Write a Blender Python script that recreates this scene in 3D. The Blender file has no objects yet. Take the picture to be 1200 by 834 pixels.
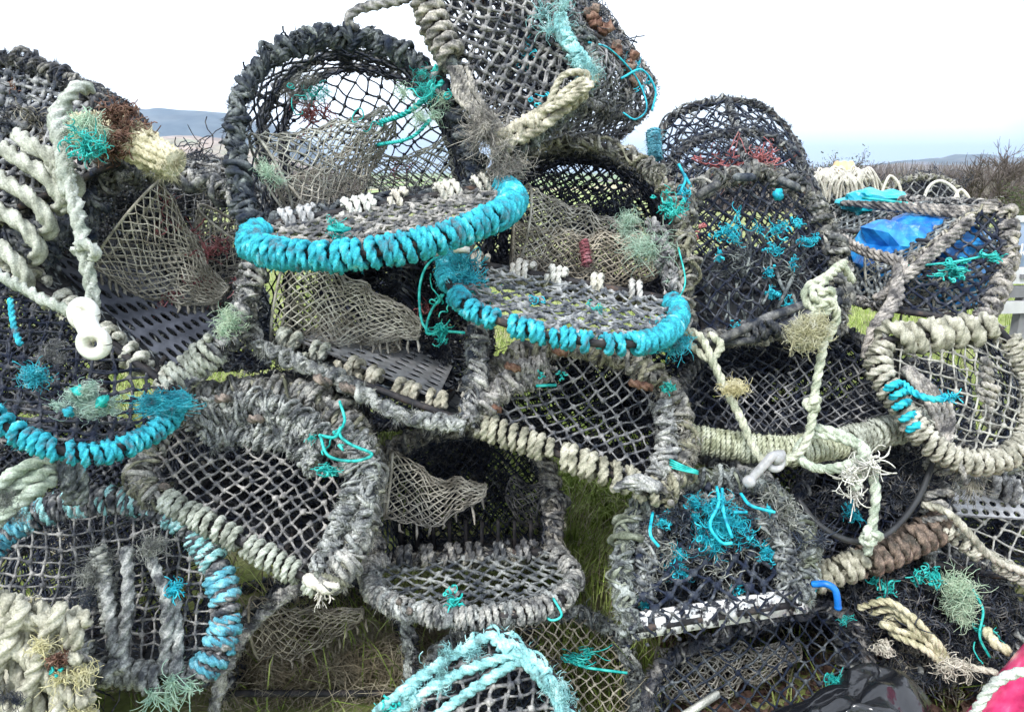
import bpy, math, random
import numpy as np
rng = np.random.default_rng(11)
R = math.radians
PI = math.pi
S = bpy.context.scene
C = S.collection
# ------------------------------------------------------------------ camera
FPX = 867.0; PITCH = R(14.0)
CAM = np.array([0.0, 0.0, 1.12])
cd = bpy.data.cameras.new('camera'); cam = bpy.data.objects.new('camera', cd); C.objects.link(cam)
cam.location = CAM; cam.rotation_euler = (PI/2-PITCH, 0, 0)
cd.sensor_width = 36.0; cd.lens = 36.0*FPX/1200.0; cd.clip_start = 0.02; cd.clip_end = 20000
S.camera = cam
# ------------------------------------------------------------------ sky, sun, exposure
SUN_EL = R(48); SUN_AZ = R(-150)      # direction the light comes from, compass-like angle from +Y
w = bpy.data.worlds.new('World'); S.world = w; w.use_nodes = True
nt = w.node_tree; nt.nodes.clear()
wo = nt.nodes.new('ShaderNodeOutputWorld'); bg = nt.nodes.new('ShaderNodeBackground')
sky = nt.nodes.new('ShaderNodeTexSky'); sky.sky_type = 'NISHITA'; sky.sun_disc = False
sky.sun_elevation = SUN_EL; sky.sun_rotation = SUN_AZ; sky.dust_density = 2.0
tc = nt.nodes.new('ShaderNodeTexCoord'); mp = nt.nodes.new('ShaderNodeMapping'); mp.inputs['Scale'].default_value = (1.0, 1.0, 3.0)
nz = nt.nodes.new('ShaderNodeTexNoise'); nz.inputs['Scale'].default_value = 2.6; nz.inputs['Detail'].default_value = 6; nz.inputs['Roughness'].default_value = .5
cr = nt.nodes.new('ShaderNodeValToRGB'); cr.color_ramp.elements[0].position = .27; cr.color_ramp.elements[1].position = .52
cr.color_ramp.elements[0].color = (3.0, 3.2, 3.45, 1); cr.color_ramp.elements[1].color = (6.1, 6.5, 7.1, 1)
mx = nt.nodes.new('ShaderNodeMixRGB'); mx.inputs[0].default_value = .93
L = nt.links.new
L(tc.outputs['Generated'], mp.inputs['Vector']); L(mp.outputs[0], nz.inputs['Vector']); L(nz.outputs['Fac'], cr.inputs[0])
L(sky.outputs[0], mx.inputs[1]); L(cr.outputs[0], mx.inputs[2]); L(mx.outputs[0], bg.inputs[0]); L(bg.outputs[0], wo.inputs[0])
bg.inputs[1].default_value = 0.15
sl = bpy.data.lights.new('sun', 'SUN'); sl.energy = 1.5; sl.angle = R(12); sl.color = (1, .98, .95)
so = bpy.data.objects.new('sun', sl); C.objects.link(so)
# sun stands behind the viewer, to the left
sdir = np.array([math.sin(SUN_AZ)*math.cos(SUN_EL), math.cos(SUN_AZ)*math.cos(SUN_EL), math.sin(SUN_EL)])
from mathutils import Vector
so.rotation_euler = Vector(sdir).to_track_quat('Z', 'Y').to_euler()
S.view_settings.view_transform = 'Standard'; S.view_settings.look = 'None'; S.view_settings.gamma = 1.0
S.view_settings.exposure = 1.2; S.view_settings.use_curve_mapping = False
S.cycles.max_bounces = 4; S.cycles.diffuse_bounces = 3; S.cycles.transparent_max_bounces = 8
# ------------------------------------------------------------------ helpers
FWD = np.array([0, math.cos(PITCH), -math.sin(PITCH)]); UP = np.array([0, math.sin(PITCH), math.cos(PITCH)]); RT = np.array([1.0, 0, 0])
def P(x, y, d):
    x = np.asarray(x, float); y = np.asarray(y, float); d = np.asarray(d, float)
    return CAM + d[..., None]*(FWD + ((x-600)/FPX)[..., None]*RT + ((417-y)/FPX)[..., None]*UP)
def P1(t): return P(*t)
def PL(l): a = np.array(l, float); return P(a[:, 0], a[:, 1], a[:, 2])
class Plane:                      # a plane through three measured points; gives the point where a sight line meets it
    def __init__(s, a, b, c):
        s.p = P1(a); n = np.cross(P1(b)-s.p, P1(c)-s.p); s.n = n/np.linalg.norm(n)
        if s.n @ (s.p-CAM) > 0: s.n = -s.n
    def __call__(s, pts):
        a = np.array(pts, float)
        d = FWD + ((a[:, 0]-600)/FPX)[:, None]*RT + ((417-a[:, 1])/FPX)[:, None]*UP
        t = (s.n @ (s.p-CAM))/(d @ s.n)
        return CAM + d*t[:, None]
def nrm(v): return v/np.maximum(np.linalg.norm(v, axis=-1, keepdims=True), 1e-9)
def smooth(pts, n=8):
    """Catmull-Rom through pts"""
    p = np.asarray(pts, float)
    if len(p) < 3: return resample(p, max(n, 2)*max(1, len(p)-1))
    q = np.vstack([2*p[0]-p[1], p, 2*p[-1]-p[-2]])
    t = np.linspace(0, 1, n, endpoint=False)[:, None]; o = []
    for i in range(1, len(q)-2):
        a, b, c, d = q[i-1], q[i], q[i+1], q[i+2]
        o.append(.5*((2*b)+(-a+c)*t+(2*a-5*b+4*c-d)*t**2+(-a+3*b-3*c+d)*t**3))
    o.append(p[-1][None]); return np.vstack(o)
def length(p): return float(np.linalg.norm(np.diff(p, axis=0), axis=1).sum())
def resample(p, n):
    s = np.r_[0, np.cumsum(np.linalg.norm(np.diff(p, axis=0), axis=1))]
    t = np.linspace(0, s[-1], n)
    return np.stack([np.interp(t, s, p[:, k]) for k in range(3)], 1)
def step(p, ds): return resample(p, max(2, int(length(p)/ds)+1))
def frames(p):
    T = nrm(np.gradient(p, axis=0)); n = len(p)
    t0 = T[0]; a = np.array([0, 0, 1.0]) if abs(t0[2]) < .9 else np.array([1.0, 0, 0])
    v = a-(a@t0)*t0; v /= np.linalg.norm(v)
    N = np.empty_like(p); vx, vy, vz = v; Tl = T.tolist()
    for i in range(n):
        tx, ty, tz = Tl[i]; k = vx*tx+vy*ty+vz*tz
        vx -= k*tx; vy -= k*ty; vz -= k*tz
        m = 1/max(math.sqrt(vx*vx+vy*vy+vz*vz), 1e-9); vx *= m; vy *= m; vz *= m
        N[i] = (vx, vy, vz)
    return T, N, np.cross(T, N)
def wobble(n, amp, per, dim=3):
    """smooth noise along n samples"""
    k = max(3, int(n/per)+3); c = rng.normal(0, 1, (k, dim)); x = np.linspace(0, k-1.001, n); i = x.astype(int); f = (x-i)[:, None]; f = f*f*(3-2*f)
    return amp*(c[i]*(1-f)+c[np.minimum(i+1, k-1)]*f)

class MB:
    alt = None
    def __init__(s): s.v = []; s.q = []; s.t = []; s.qm = []; s.tm = []; s.n = 0
    def add(s, V, Q=None, T=None, m=0):
        V = np.asarray(V, float).reshape(-1, 3)
        if Q is not None and len(Q): s.q.append(np.asarray(Q)+s.n); s.qm.append(np.full(len(Q), m))
        if T is not None and len(T): s.t.append(np.asarray(T)+s.n); s.tm.append(np.full(len(T), m))
        s.v.append(V); s.n += len(V)
    def ring_mesh(s, rings, m=0, cap=True):
        """rings (n, k, 3)"""
        n, k, _ = rings.shape
        a = (np.arange(n-1)[:, None]*k+np.arange(k)); b = (np.arange(n-1)[:, None]*k+(np.arange(k)+1) % k)
        Q = np.stack([a, b, b+k, a+k], -1).reshape(-1, 4)
        V = rings.reshape(-1, 3)
        if cap:
            c0 = rings[0].mean(0); c1 = rings[-1].mean(0); V = np.vstack([V, c0, c1]); e = n*k
            i = np.arange(k); j = (i+1) % k
            T = np.vstack([np.stack([j, i, np.full(k, e)], 1), np.stack([(n-1)*k+i, (n-1)*k+j, np.full(k, e+1)], 1)])
        else: T = None
        s.add(V, Q, T, m)
    def tube(s, p, r, k=6, N=None, m=0, cap=True):
        p = np.asarray(p, float); T = nrm(np.gradient(p, axis=0))
        if N is None: T, N, B = frames(p)
        else:
            N = nrm(N-(N*T).sum(1, keepdims=True)*T); B = np.cross(T, N)
        th = np.arange(k)*2*PI/k; r = np.broadcast_to(np.asarray(r, float), (len(p),))
        s.ring_mesh(p[:, None]+r[:, None, None]*(np.cos(th)[None, :, None]*N[:, None]+np.sin(th)[None, :, None]*B[:, None]), m, cap)
    def rope(s, p, r, N=None, m=0, lay=6.5, strands=3, rough=.03, ds=.55, sgn=1):
        """a laid rope: a three-lobed section that turns along the path"""
        p = step(np.asarray(p, float), r*ds) if N is None else np.asarray(p, float)
        if len(p) < 4: p = resample(p, 4)
        T = nrm(np.gradient(p, axis=0))
        if N is None: T, N, B = frames(p)
        else:
            N = nrm(N-(N*T).sum(1, keepdims=True)*T); B = np.cross(T, N)
        sl_ = np.r_[0, np.cumsum(np.linalg.norm(np.diff(p, axis=0), axis=1))]
        k = strands*4; prof = np.tile([.56, .93, 1.08, .93], strands)
        ph = sgn*sl_*2*PI/(lay*r)+rng.uniform(0, 6)
        th = ph[:, None]+np.arange(k)*2*PI/k
        rr = r*prof[None]*(1+rng.normal(0, rough, (len(p), k)))*(1+wobble(len(p), .06, 6, 1))
        # ends taper a little
        e = np.clip(np.minimum(np.arange(len(p)), np.arange(len(p))[::-1])/2.0+.7, 0, 1); rr = rr*e[:, None]
        s.ring_mesh(p[:, None]+rr[..., None]*(np.cos(th)[..., None]*N[:, None]+np.sin(th)[..., None]*B[:, None]), m, True)
    def many(s, paths, r, k=3, m=0):
        """many short open tubes at once, paths (n, j, 3); r scalar, (n,), or (n,j)"""
        paths = np.asarray(paths, float)
        if len(paths) == 0: return
        n, j, _ = paths.shape
        T = nrm(np.gradient(paths, axis=1)); ref = nrm(rng.normal(0, 1, (n, 1, 3)))
        ch = nrm(paths[:, -1]-paths[:, 0])[:, None]; ref = nrm(ref-(ref*ch).sum(-1, keepdims=True)*ch)
        B = nrm(np.cross(T, ref)); N = np.cross(B, T)
        r = np.asarray(r, float)
        if r.ndim == 1: r = r[:, None]
        r = np.broadcast_to(r, (n, j))
        th = np.arange(k)*2*PI/k
        V = paths[:, :, None]+r[:, :, None, None]*(np.cos(th)[:, None]*N[:, :, None]+np.sin(th)[:, None]*B[:, :, None])
        base = (np.arange(n)*j*k)[:, None, None]; a = base+(np.arange(j-1)*k)[None, :, None]+np.arange(k); b = base+(np.arange(j-1)*k)[None, :, None]+(np.arange(k)+1) % k
        s.add(V.reshape(-1, 3), np.stack([a, b, b+k, a+k], -1).reshape(-1, 4), None, m)
    def knots(s, c, r, m=0):
        c = np.asarray(c, float)
        if len(c) == 0: return
        o = np.array([[1, 0, 0], [-1, 0, 0], [0, 1, 0], [0, -1, 0], [0, 0, 1], [0, 0, -1]], float)
        f = np.array([[0, 2, 4], [2, 1, 4], [1, 3, 4], [3, 0, 4], [2, 0, 5], [1, 2, 5], [3, 1, 5], [0, 3, 5]])
        A = nrm(rng.normal(0, 1, (len(c), 3))); Bv = nrm(np.cross(A, rng.normal(0, 1, (len(c), 3)))); Cv = np.cross(A, Bv)
        M = np.stack([A, Bv, Cv], 1)
        V = c[:, None]+np.einsum('ij,njk->nik', o, M)*(np.asarray(r)*rng.uniform(.7, 1.3, len(c)))[:, None, None]
        s.add(V.reshape(-1, 3), None, (np.arange(len(c))[:, None, None]*6+f).reshape(-1, 3), m)
    def hairs(s, c, n, ln, wd=.0006, out=None, m=0, droop=.25):
        """n short bent fibres starting near points c (k,3), pushed along out"""
        i = rng.integers(0, len(c), n); a = c[i]
        d = nrm(rng.normal(0, 1, (n, 3))+(0 if out is None else 1.2*out[i]))
        l = ln*rng.uniform(.35, 1.3, n)[:, None]
        b = a+d*l*.55+rng.normal(0, .12, (n, 3))*l; e = a+d*l+rng.normal(0, .3, (n, 3))*l; e[:, 2] -= droop*l[:, 0]
        sd = nrm(np.cross(d, rng.normal(0, 1, (n, 3))))*wd
        V = np.stack([a-sd, a+sd, b+sd*.8, b-sd*.8, e], 1); k = np.arange(n)[:, None]*5
        s.add(V.reshape(-1, 3), k+np.array([0, 1, 2, 3]), k+np.array([3, 2, 4]), m)
    def frizz(s, c, rad, n, r=.0006, j=7, curl=.5, bias=(0, 0, 0), m=0, k=3, flat=(1, 1, 1)):
        """a tuft of curling fibres"""
        if r < .0009 and n > 80: n = int(n*1.7); r = r*.62; rad = rad*.86
        c = np.asarray(c, float); d = nrm(rng.normal(0, 1, (n, 3))+np.array(bias)); dim = rng.normal(0, 1, 3)*.35
        lump = rng.normal(0, rad*.42, (max(4, n//60), 3))*np.array(flat)*np.clip(1+dim*1.4, .3, 1.8)        # several small clumps, not one ball
        pts = [c+lump[rng.integers(0, len(lump), n)]+rng.normal(0, rad*.12, (n, 3))]
        st = rad*(rng.random((n, 1))**1.6*1.5+.25)/(j-1); spin = rng.normal(0, 1, (n, 3))*curl*1.5
        for _ in range(j-1):
            d = nrm(d+np.cross(spin, d)*.55+rng.normal(0, curl*.5, (n, 3))); pts.append(pts[-1]+d*st*np.array(flat))
        s.many(np.stack(pts, 1), r*rng.uniform(.7, 1.3, n), k, m)
    def blob(s, c, rad, m=0, sq=(1, 1, 1), seg=8, rough=.25):
        th = np.linspace(0, PI, seg); k = seg+2; ph = np.arange(k)*2*PI/k
        rr = 1+rng.normal(0, rough, (seg, k)); rr[0] = 1; rr[-1] = 1
        x = np.sin(th)[:, None]*np.cos(ph); y = np.sin(th)[:, None]*np.sin(ph); z = np.cos(th)[:, None]*np.ones(k)
        s.ring_mesh(np.asarray(c)+rad*rr[..., None]*np.stack([x, y, z], -1)*np.array(sq), m, False)
    def box(s, c, h, A=None, m=0):
        o = np.array([[x, y, z] for x in (-1, 1) for y in (-1, 1) for z in (-1, 1)], float)*np.array(h)
        if A is not None: o = o@np.asarray(A)
        s.add(o+np.asarray(c), [[0, 1, 3, 2], [4, 6, 7, 5], [0, 4, 5, 1], [2, 3, 7, 6], [0, 2, 6, 4], [1, 5, 7, 3]], None, m)
    def obj(s, name, mats, parent=None, flat=False, base=None):
        me = bpy.data.meshes.new(name)
        V = np.vstack(s.v) if s.v else np.zeros((0, 3))
        if parent is not None: base = np.array(parent['_w'])
        if base is None: base = np.zeros(3)
        V = V-base
        q = np.vstack(s.q) if s.q else np.zeros((0, 4), int); t = np.vstack(s.t) if s.t else np.zeros((0, 3), int)
        me.vertices.add(len(V)); me.vertices.foreach_set('co', V.astype(np.float32).ravel())
        li = np.r_[q.ravel(), t.ravel()].astype(np.int32); me.loops.add(len(li)); me.loops.foreach_set('vertex_index', li)
        me.polygons.add(len(q)+len(t))
        ls = np.r_[np.arange(len(q))*4, len(q)*4+np.arange(len(t))*3].astype(np.int32)
        me.polygons.foreach_set('loop_start', ls)
        me.polygons.foreach_set('material_index', np.concatenate([*s.qm, *s.tm]).astype(np.int32) if (s.qm or s.tm) else np.zeros(0, np.int32))
        me.polygons.foreach_set('use_smooth', np.full(len(q)+len(t), not flat))
        me.update(calc_edges=True)
        for m_ in (mats if isinstance(mats, (list, tuple)) else [mats]): me.materials.append(M[m_])
        o = bpy.data.objects.new(name, me); C.objects.link(o)
        if parent is not None:
            o.parent = parent; o['_w'] = base
            # geometry is kept relative to the thing's base; parts sit at its origin
        else: o.location = base; o['_w'] = base
        return o
def thing(name, label, cat, w_, group=None, kind=None):
    o = bpy.data.objects.new(name, None); C.objects.link(o); o.location = w_; o['_w'] = np.asarray(w_, float); o.empty_display_size = .05
    o['label'] = label; o['category'] = cat
    if group: o['group'] = group
    return o
def tag(o, label, cat, group=None):
    o['label'] = label; o['category'] = cat
    if group: o['group'] = group
    return o
# ------------------------------------------------------------------ materials
M = {}
def mat(name, cols, scale=60, rough=.9, bump=.5, bscale=900, detail=3, spec=.25, pos=(.35, .65), metal=0, coat=0, fine=None, sheen=0, bdist=.0007, trans=0):
    m = bpy.data.materials.new(name); m.use_nodes = True; n = m.node_tree.nodes; l = m.node_tree.links.new
    b = n['Principled BSDF']; b.inputs['Roughness'].default_value = rough; b.inputs['Specular IOR Level'].default_value = spec; b.inputs['Metallic'].default_value = metal
    if coat: b.inputs['Coat Weight'].default_value = coat; b.inputs['Coat Roughness'].default_value = .12
    t = n.new('ShaderNodeTexCoord'); z = n.new('ShaderNodeTexNoise'); z.inputs['Scale'].default_value = scale; z.inputs['Detail'].default_value = detail; z.inputs['Roughness'].default_value = .6
    l(t.outputs['Object'], z.inputs['Vector']); r = n.new('ShaderNodeValToRGB'); l(z.outputs['Fac'], r.inputs[0])
    el = r.color_ramp.elements; k = len(cols)
    for i, c in enumerate(cols):
        p = pos[0]+(pos[1]-pos[0])*i/max(1, k-1)
        e = el[i] if i < 2 else el.new(p)
        e.position = p; e.color = (*c, 1)
    out = r.outputs[0]
    if fine:                     # fine grain: fibres, dirt specks
        z2 = n.new('ShaderNodeTexNoise'); z2.inputs['Scale'].default_value = fine; z2.inputs['Detail'].default_value = 2; l(t.outputs['Object'], z2.inputs['Vector'])
        mr = n.new('ShaderNodeMapRange'); mr.inputs[1].default_value = .3; mr.inputs[2].default_value = .7; mr.inputs[3].default_value = .68; mr.inputs[4].default_value = 1.25; l(z2.outputs['Fac'], mr.inputs[0])
        mu = n.new('ShaderNodeVectorMath'); mu.operation = 'MULTIPLY'; l(out, mu.inputs[0]); l(mr.outputs[0], mu.inputs[1]); out = mu.outputs[0]
    if name.startswith(('rope', 'net', 'fluff', 'lichen', 'pinkish')) and name not in ('rope_turq', 'rope_blue', 'rope_aqua'):
        oi = n.new('ShaderNodeObjectInfo'); r3 = n.new('ShaderNodeValToRGB'); l(oi.outputs['Random'], r3.inputs[0])
        tints = [(.72, .74, .80), (1.08, 1.02, .92), (.86, .84, .76), (1.12, 1.12, 1.1), (.80, .88, .86), (1.0, .93, .86)]
        for i, c in enumerate(tints):
            e = r3.color_ramp.elements[i] if i < 2 else r3.color_ramp.elements.new(i/5)
            e.position = i/5; e.color = (*c, 1)
        m3 = n.new('ShaderNodeVectorMath'); m3.operation = 'MULTIPLY'; l(out, m3.inputs[0]); l(r3.outputs[0], m3.inputs[1]); out = m3.outputs[0]
    l(out, b.inputs['Base Color'])
    if bump:
        z3 = n.new('ShaderNodeTexNoise'); z3.inputs['Scale'].default_value = bscale; z3.inputs['Detail'].default_value = 2; l(t.outputs['Object'], z3.inputs['Vector'])
        bp = n.new('ShaderNodeBump'); bp.inputs['Strength'].default_value = bump; bp.inputs['Distance'].default_value = bdist; l(z3.outputs['Fac'], bp.inputs['Height']); l(bp.outputs[0], b.inputs['Normal'])
    M[name] = m; return m
mat('net_black', [(.014, .020, .042), (.055, .062, .08), (.22, .225, .235)], 45, fine=500, pos=(.4, .72))  # the navy of the shade is put into the darkest colour
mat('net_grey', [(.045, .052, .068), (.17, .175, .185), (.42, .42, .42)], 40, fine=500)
mat('net_pale', [(.12, .12, .12), (.33, .33, .32), (.5, .5, .47)], 40, fine=500)
mat('net_eye', [(.19, .175, .15), (.40, .375, .33), (.58, .55, .49)], 30, fine=500)
mat('net_red', [(.16, .08, .08), (.42, .13, .15), (.5, .25, .26)], 60, fine=500)
mat('rope_grey', [(.028, .032, .042), (.125, .13, .14), (.40, .40, .39)], 45, fine=260, bump=.8)
mat('rope_mid', [(.07, .072, .08), (.25, .25, .25), (.50, .49, .47)], 40, fine=320, bump=.8)
mat('rope_dark', [(.012, .018, .036), (.065, .07, .085), (.22, .222, .23)], 35, fine=320, bump=.8)  # darkest tone tinted navy to stand in for shadow colour
mat('rope_moss', [(.10, .105, .075), (.24, .24, .19), (.42, .41, .34)], 35, fine=320, bump=.8)
mat('rope_beige', [(.22, .22, .185), (.44, .435, .375), (.62, .61, .55)], 35, fine=350, bump=.7)
mat('rope_white', [(.42, .41, .38), (.66, .65, .60), (.78, .77, .72)], 35, fine=350, bump=.7)
mat('rope_green', [(.30, .34, .27), (.50, .53, .44), (.66, .68, .60)], 30, fine=350, bump=.7)
mat('rope_turq', [(.10, .13, .15), (.03, .31, .40), (.05, .49, .60), (.36, .71, .78)], 38, fine=350, bump=.7, pos=(.30, .74), detail=5)
mat('rope_blue', [(.07, .10, .12), (.08, .32, .42), (.20, .52, .62), (.40, .62, .66)], 38, fine=350, bump=.7, pos=(.30, .74), detail=5)
mat('rope_aqua', [(.14, .26, .26), (.26, .56, .57), (.50, .76, .75)], 40, fine=350, bump=.7)
mat('twine_teal', [(.0, .22, .21), (.01, .45, .41), (.08, .60, .53)], 60, rough=.55, spec=.5, bump=.2)
mat('twine_blue', [(.0, .20, .30), (.01, .45, .58), (.05, .6, .7)], 60, rough=.55, spec=.5, bump=.2)
mat('fluff_grey', [(.08, .082, .085), (.22, .22, .205), (.42, .41, .37)], 60, bump=0)
mat('fluff_dark', [(.012, .018, .036), (.05, .06, .085), (.17, .17, .17)], 60, bump=0)  # shadow navy painted into the dark end
mat('fluff_mint', [(.30, .48, .38), (.48, .66, .52), (.62, .74, .62)], 60, bump=0)
mat('fluff_yellow', [(.50, .47, .26), (.68, .64, .40), (.76, .74, .56)], 60, bump=0)
mat('rust', [(.06, .035, .028), (.17, .09, .065), (.30, .19, .14)], 60, fine=400)
mat('pinkish', [(.07, .065, .06), (.17, .135, .12), (.33, .26, .225)], 50, fine=400)
mat('rod', [(.015, .016, .02), (.05, .045, .045), (.16, .10, .07)], 40, rough=.7, pos=(.4, .8))
mat('plastic_black', [(.014, .015, .018), (.035, .037, .04)], 25, rough=.5, spec=.5, bump=.25, bscale=120)
mat('sheet_black', [(.035, .04, .055), (.10, .11, .14)], 25, rough=.34, spec=.7, bump=.2, bscale=60)
mat('plastic_white', [(.52, .50, .44), (.78, .77, .73), (.82, .81, .78)], 40, rough=.35, spec=.5, bump=.2, bscale=150)
mat('plastic_grey', [(.28, .28, .28), (.48, .48, .49)], 50, rough=.4, spec=.5, bump=.15, bscale=150)
mat('plastic_blue', [(.0, .10, .42), (.01, .2, .66)], 40, rough=.35, spec=.5, bump=.1)
mat('lichen', [(.30, .30, .20), (.55, .54, .40), (.70, .69, .56)], 30, fine=450, bump=1.0)
mat('paint_peel', [(.02, .022, .03), (.10, .10, .11), (.66, .66, .65), (.80, .80, .78)], 60, rough=.8, detail=9, pos=(.38, .54), bump=.3, bscale=200)
# ------------------------------------------------------------------ rope and net makers
def bind(mb, path, rod, r, m=0, t0=0., t1=1., gap=0., group=4, loose=.25, lay=6.5, squeeze=1.0, noise=.18, plain=False):
    """rope wound round a rod along path; gap>0 leaves bare stretches between groups of turns"""
    p = step(path, .004); n = len(p); a, b = int(t0*(n-1)), int(t1*(n-1)); p = p[a:b+1]
    if len(p) < 6: return
    r = r*.86; T, N, B = frames(p); Lp = length(p); pitch = r*2.12*squeeze
    dn = lambda P_, N_: mb.hairs(P_+N_*r*.8, max(4, int(len(P_)*.9)), .006, .00032, N_, m, .1)
    pos = 0.
    while pos < Lp-pitch:
        turns = max(1, int(group*rng.uniform(.6, 1.5))) if gap else int((Lp-pos)/pitch)
        en = min(Lp, pos+turns*pitch)
        tn = (en-pos)/pitch
        if tn < .7: break
        steps = int(tn*2*PI*(rod+r)/(r*.62))
        s_ = np.linspace(pos, en, max(6, steps)); ph = (s_-pos)/pitch*2*PI+rng.uniform(0, 6)
        x = np.clip(s_/Lp*(len(p)-1), 0, len(p)-1.001); i = x.astype(int); f = (x-i)[:, None]
        I = lambda A: A[i]*(1-f)+A[i+1]*f
        c, nn, bb, tt = I(p), nrm(I(N)), nrm(I(B)), nrm(I(T))
        rad = (rod+r*.9)*(1+wobble(len(s_), noise*.35, 14, 1)[:, 0])
        dr = np.cos(ph)[:, None]*nn+np.sin(ph)[:, None]*bb
        q = c+dr*rad[:, None]+tt*wobble(len(s_), loose*r, 12, 1)
        if plain: mb.tube(q, r, 7, N=dr, m=m)
        else: mb.rope(q, r*rng.uniform(.88, 1.08), N=dr, m=m, lay=lay); dn(q, dr)
        pos = en+(gap*rng.uniform(.4, 1.6) if gap else 0)+pitch*.2
        if not gap: break
def foul(mb, path, rad, r=.006, cords=3, pitch=.05, m=0, mf=1, hair=900, hl=.012, lumps=10, hw=.0006, mats=None):
    """old netting cords gathered round a frame, fouled with weed: wandering cords, lumps and fibres"""
    p = step(path, .004); n = len(p)
    if n < 8: return
    T, N, B = frames(p); Lp = length(p); s_ = np.linspace(0, Lp, n); r = r*.60; cords = int(cords*2.5)
    for k in range(cords):
        ph = rng.uniform(0, 6)+rng.choice([-1, 1])*s_/pitch*2*PI*rng.uniform(.35, 1.5)+wobble(n, 1.1, 9, 1)[:, 0]
        rr = np.clip(rad*(.60+wobble(n, .34, 7, 1)[:, 0]), rad*.1, rad*1.6)
        q = p+(np.cos(ph)*rr)[:, None]*N+(np.sin(ph)*rr)[:, None]*B+T*wobble(n, r, 8, 1)
        mm = (m if rng.random() < .6 or mb.alt is None else mb.alt) if mats is None else mats[k % len(mats)]
        rk = r*rng.uniform(.5, 1.3)
        if k % 2 and rk > .0032: mb.rope(q, rk, m=mm, lay=6, rough=.05)
        else: q = step(q, rk*1.1); mb.tube(q, rk*(1+wobble(len(q), .28, 3, 1)[:, 0]), 6, m=mm)
    for k in range(int(lumps*1.6*Lp/.3)):        # knots and torn ends of netting
        i = rng.integers(0, n); c = p[i]+(math.cos(k*2.4)*N[i]+math.sin(k*2.4)*B[i])*rad*rng.uniform(.5, 1.1)
        if k % 3 == 0: mb.blob(c, r*rng.uniform(.9, 1.7), m, seg=6, rough=.3, sq=rng.uniform(.6, 1.5, 3))
        else: mb.frizz(c, rad*.7, 9, r*rng.uniform(.16, .34), 6, .6, m=m)
    ph = rng.uniform(0, 2*PI, n); o = np.cos(ph)[:, None]*N+np.sin(ph)[:, None]*B
    mb.hairs(p+o*rad*.75, int(hair*1.3*Lp/.3), hl, hw, o, mf)
def inside(poly, pts):
    x, y = pts[:, 0], pts[:, 1]; r = np.zeros(len(pts), bool); j = len(poly)-1
    for i in range(len(poly)):
        xi, yi, xj, yj = *poly[i], *poly[j]
        c = ((yi > y) != (yj > y)) & (x < (xj-xi)*(y-yi)/(yj-yi+1e-12)+xi); r ^= c; j = i
    return r
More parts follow.
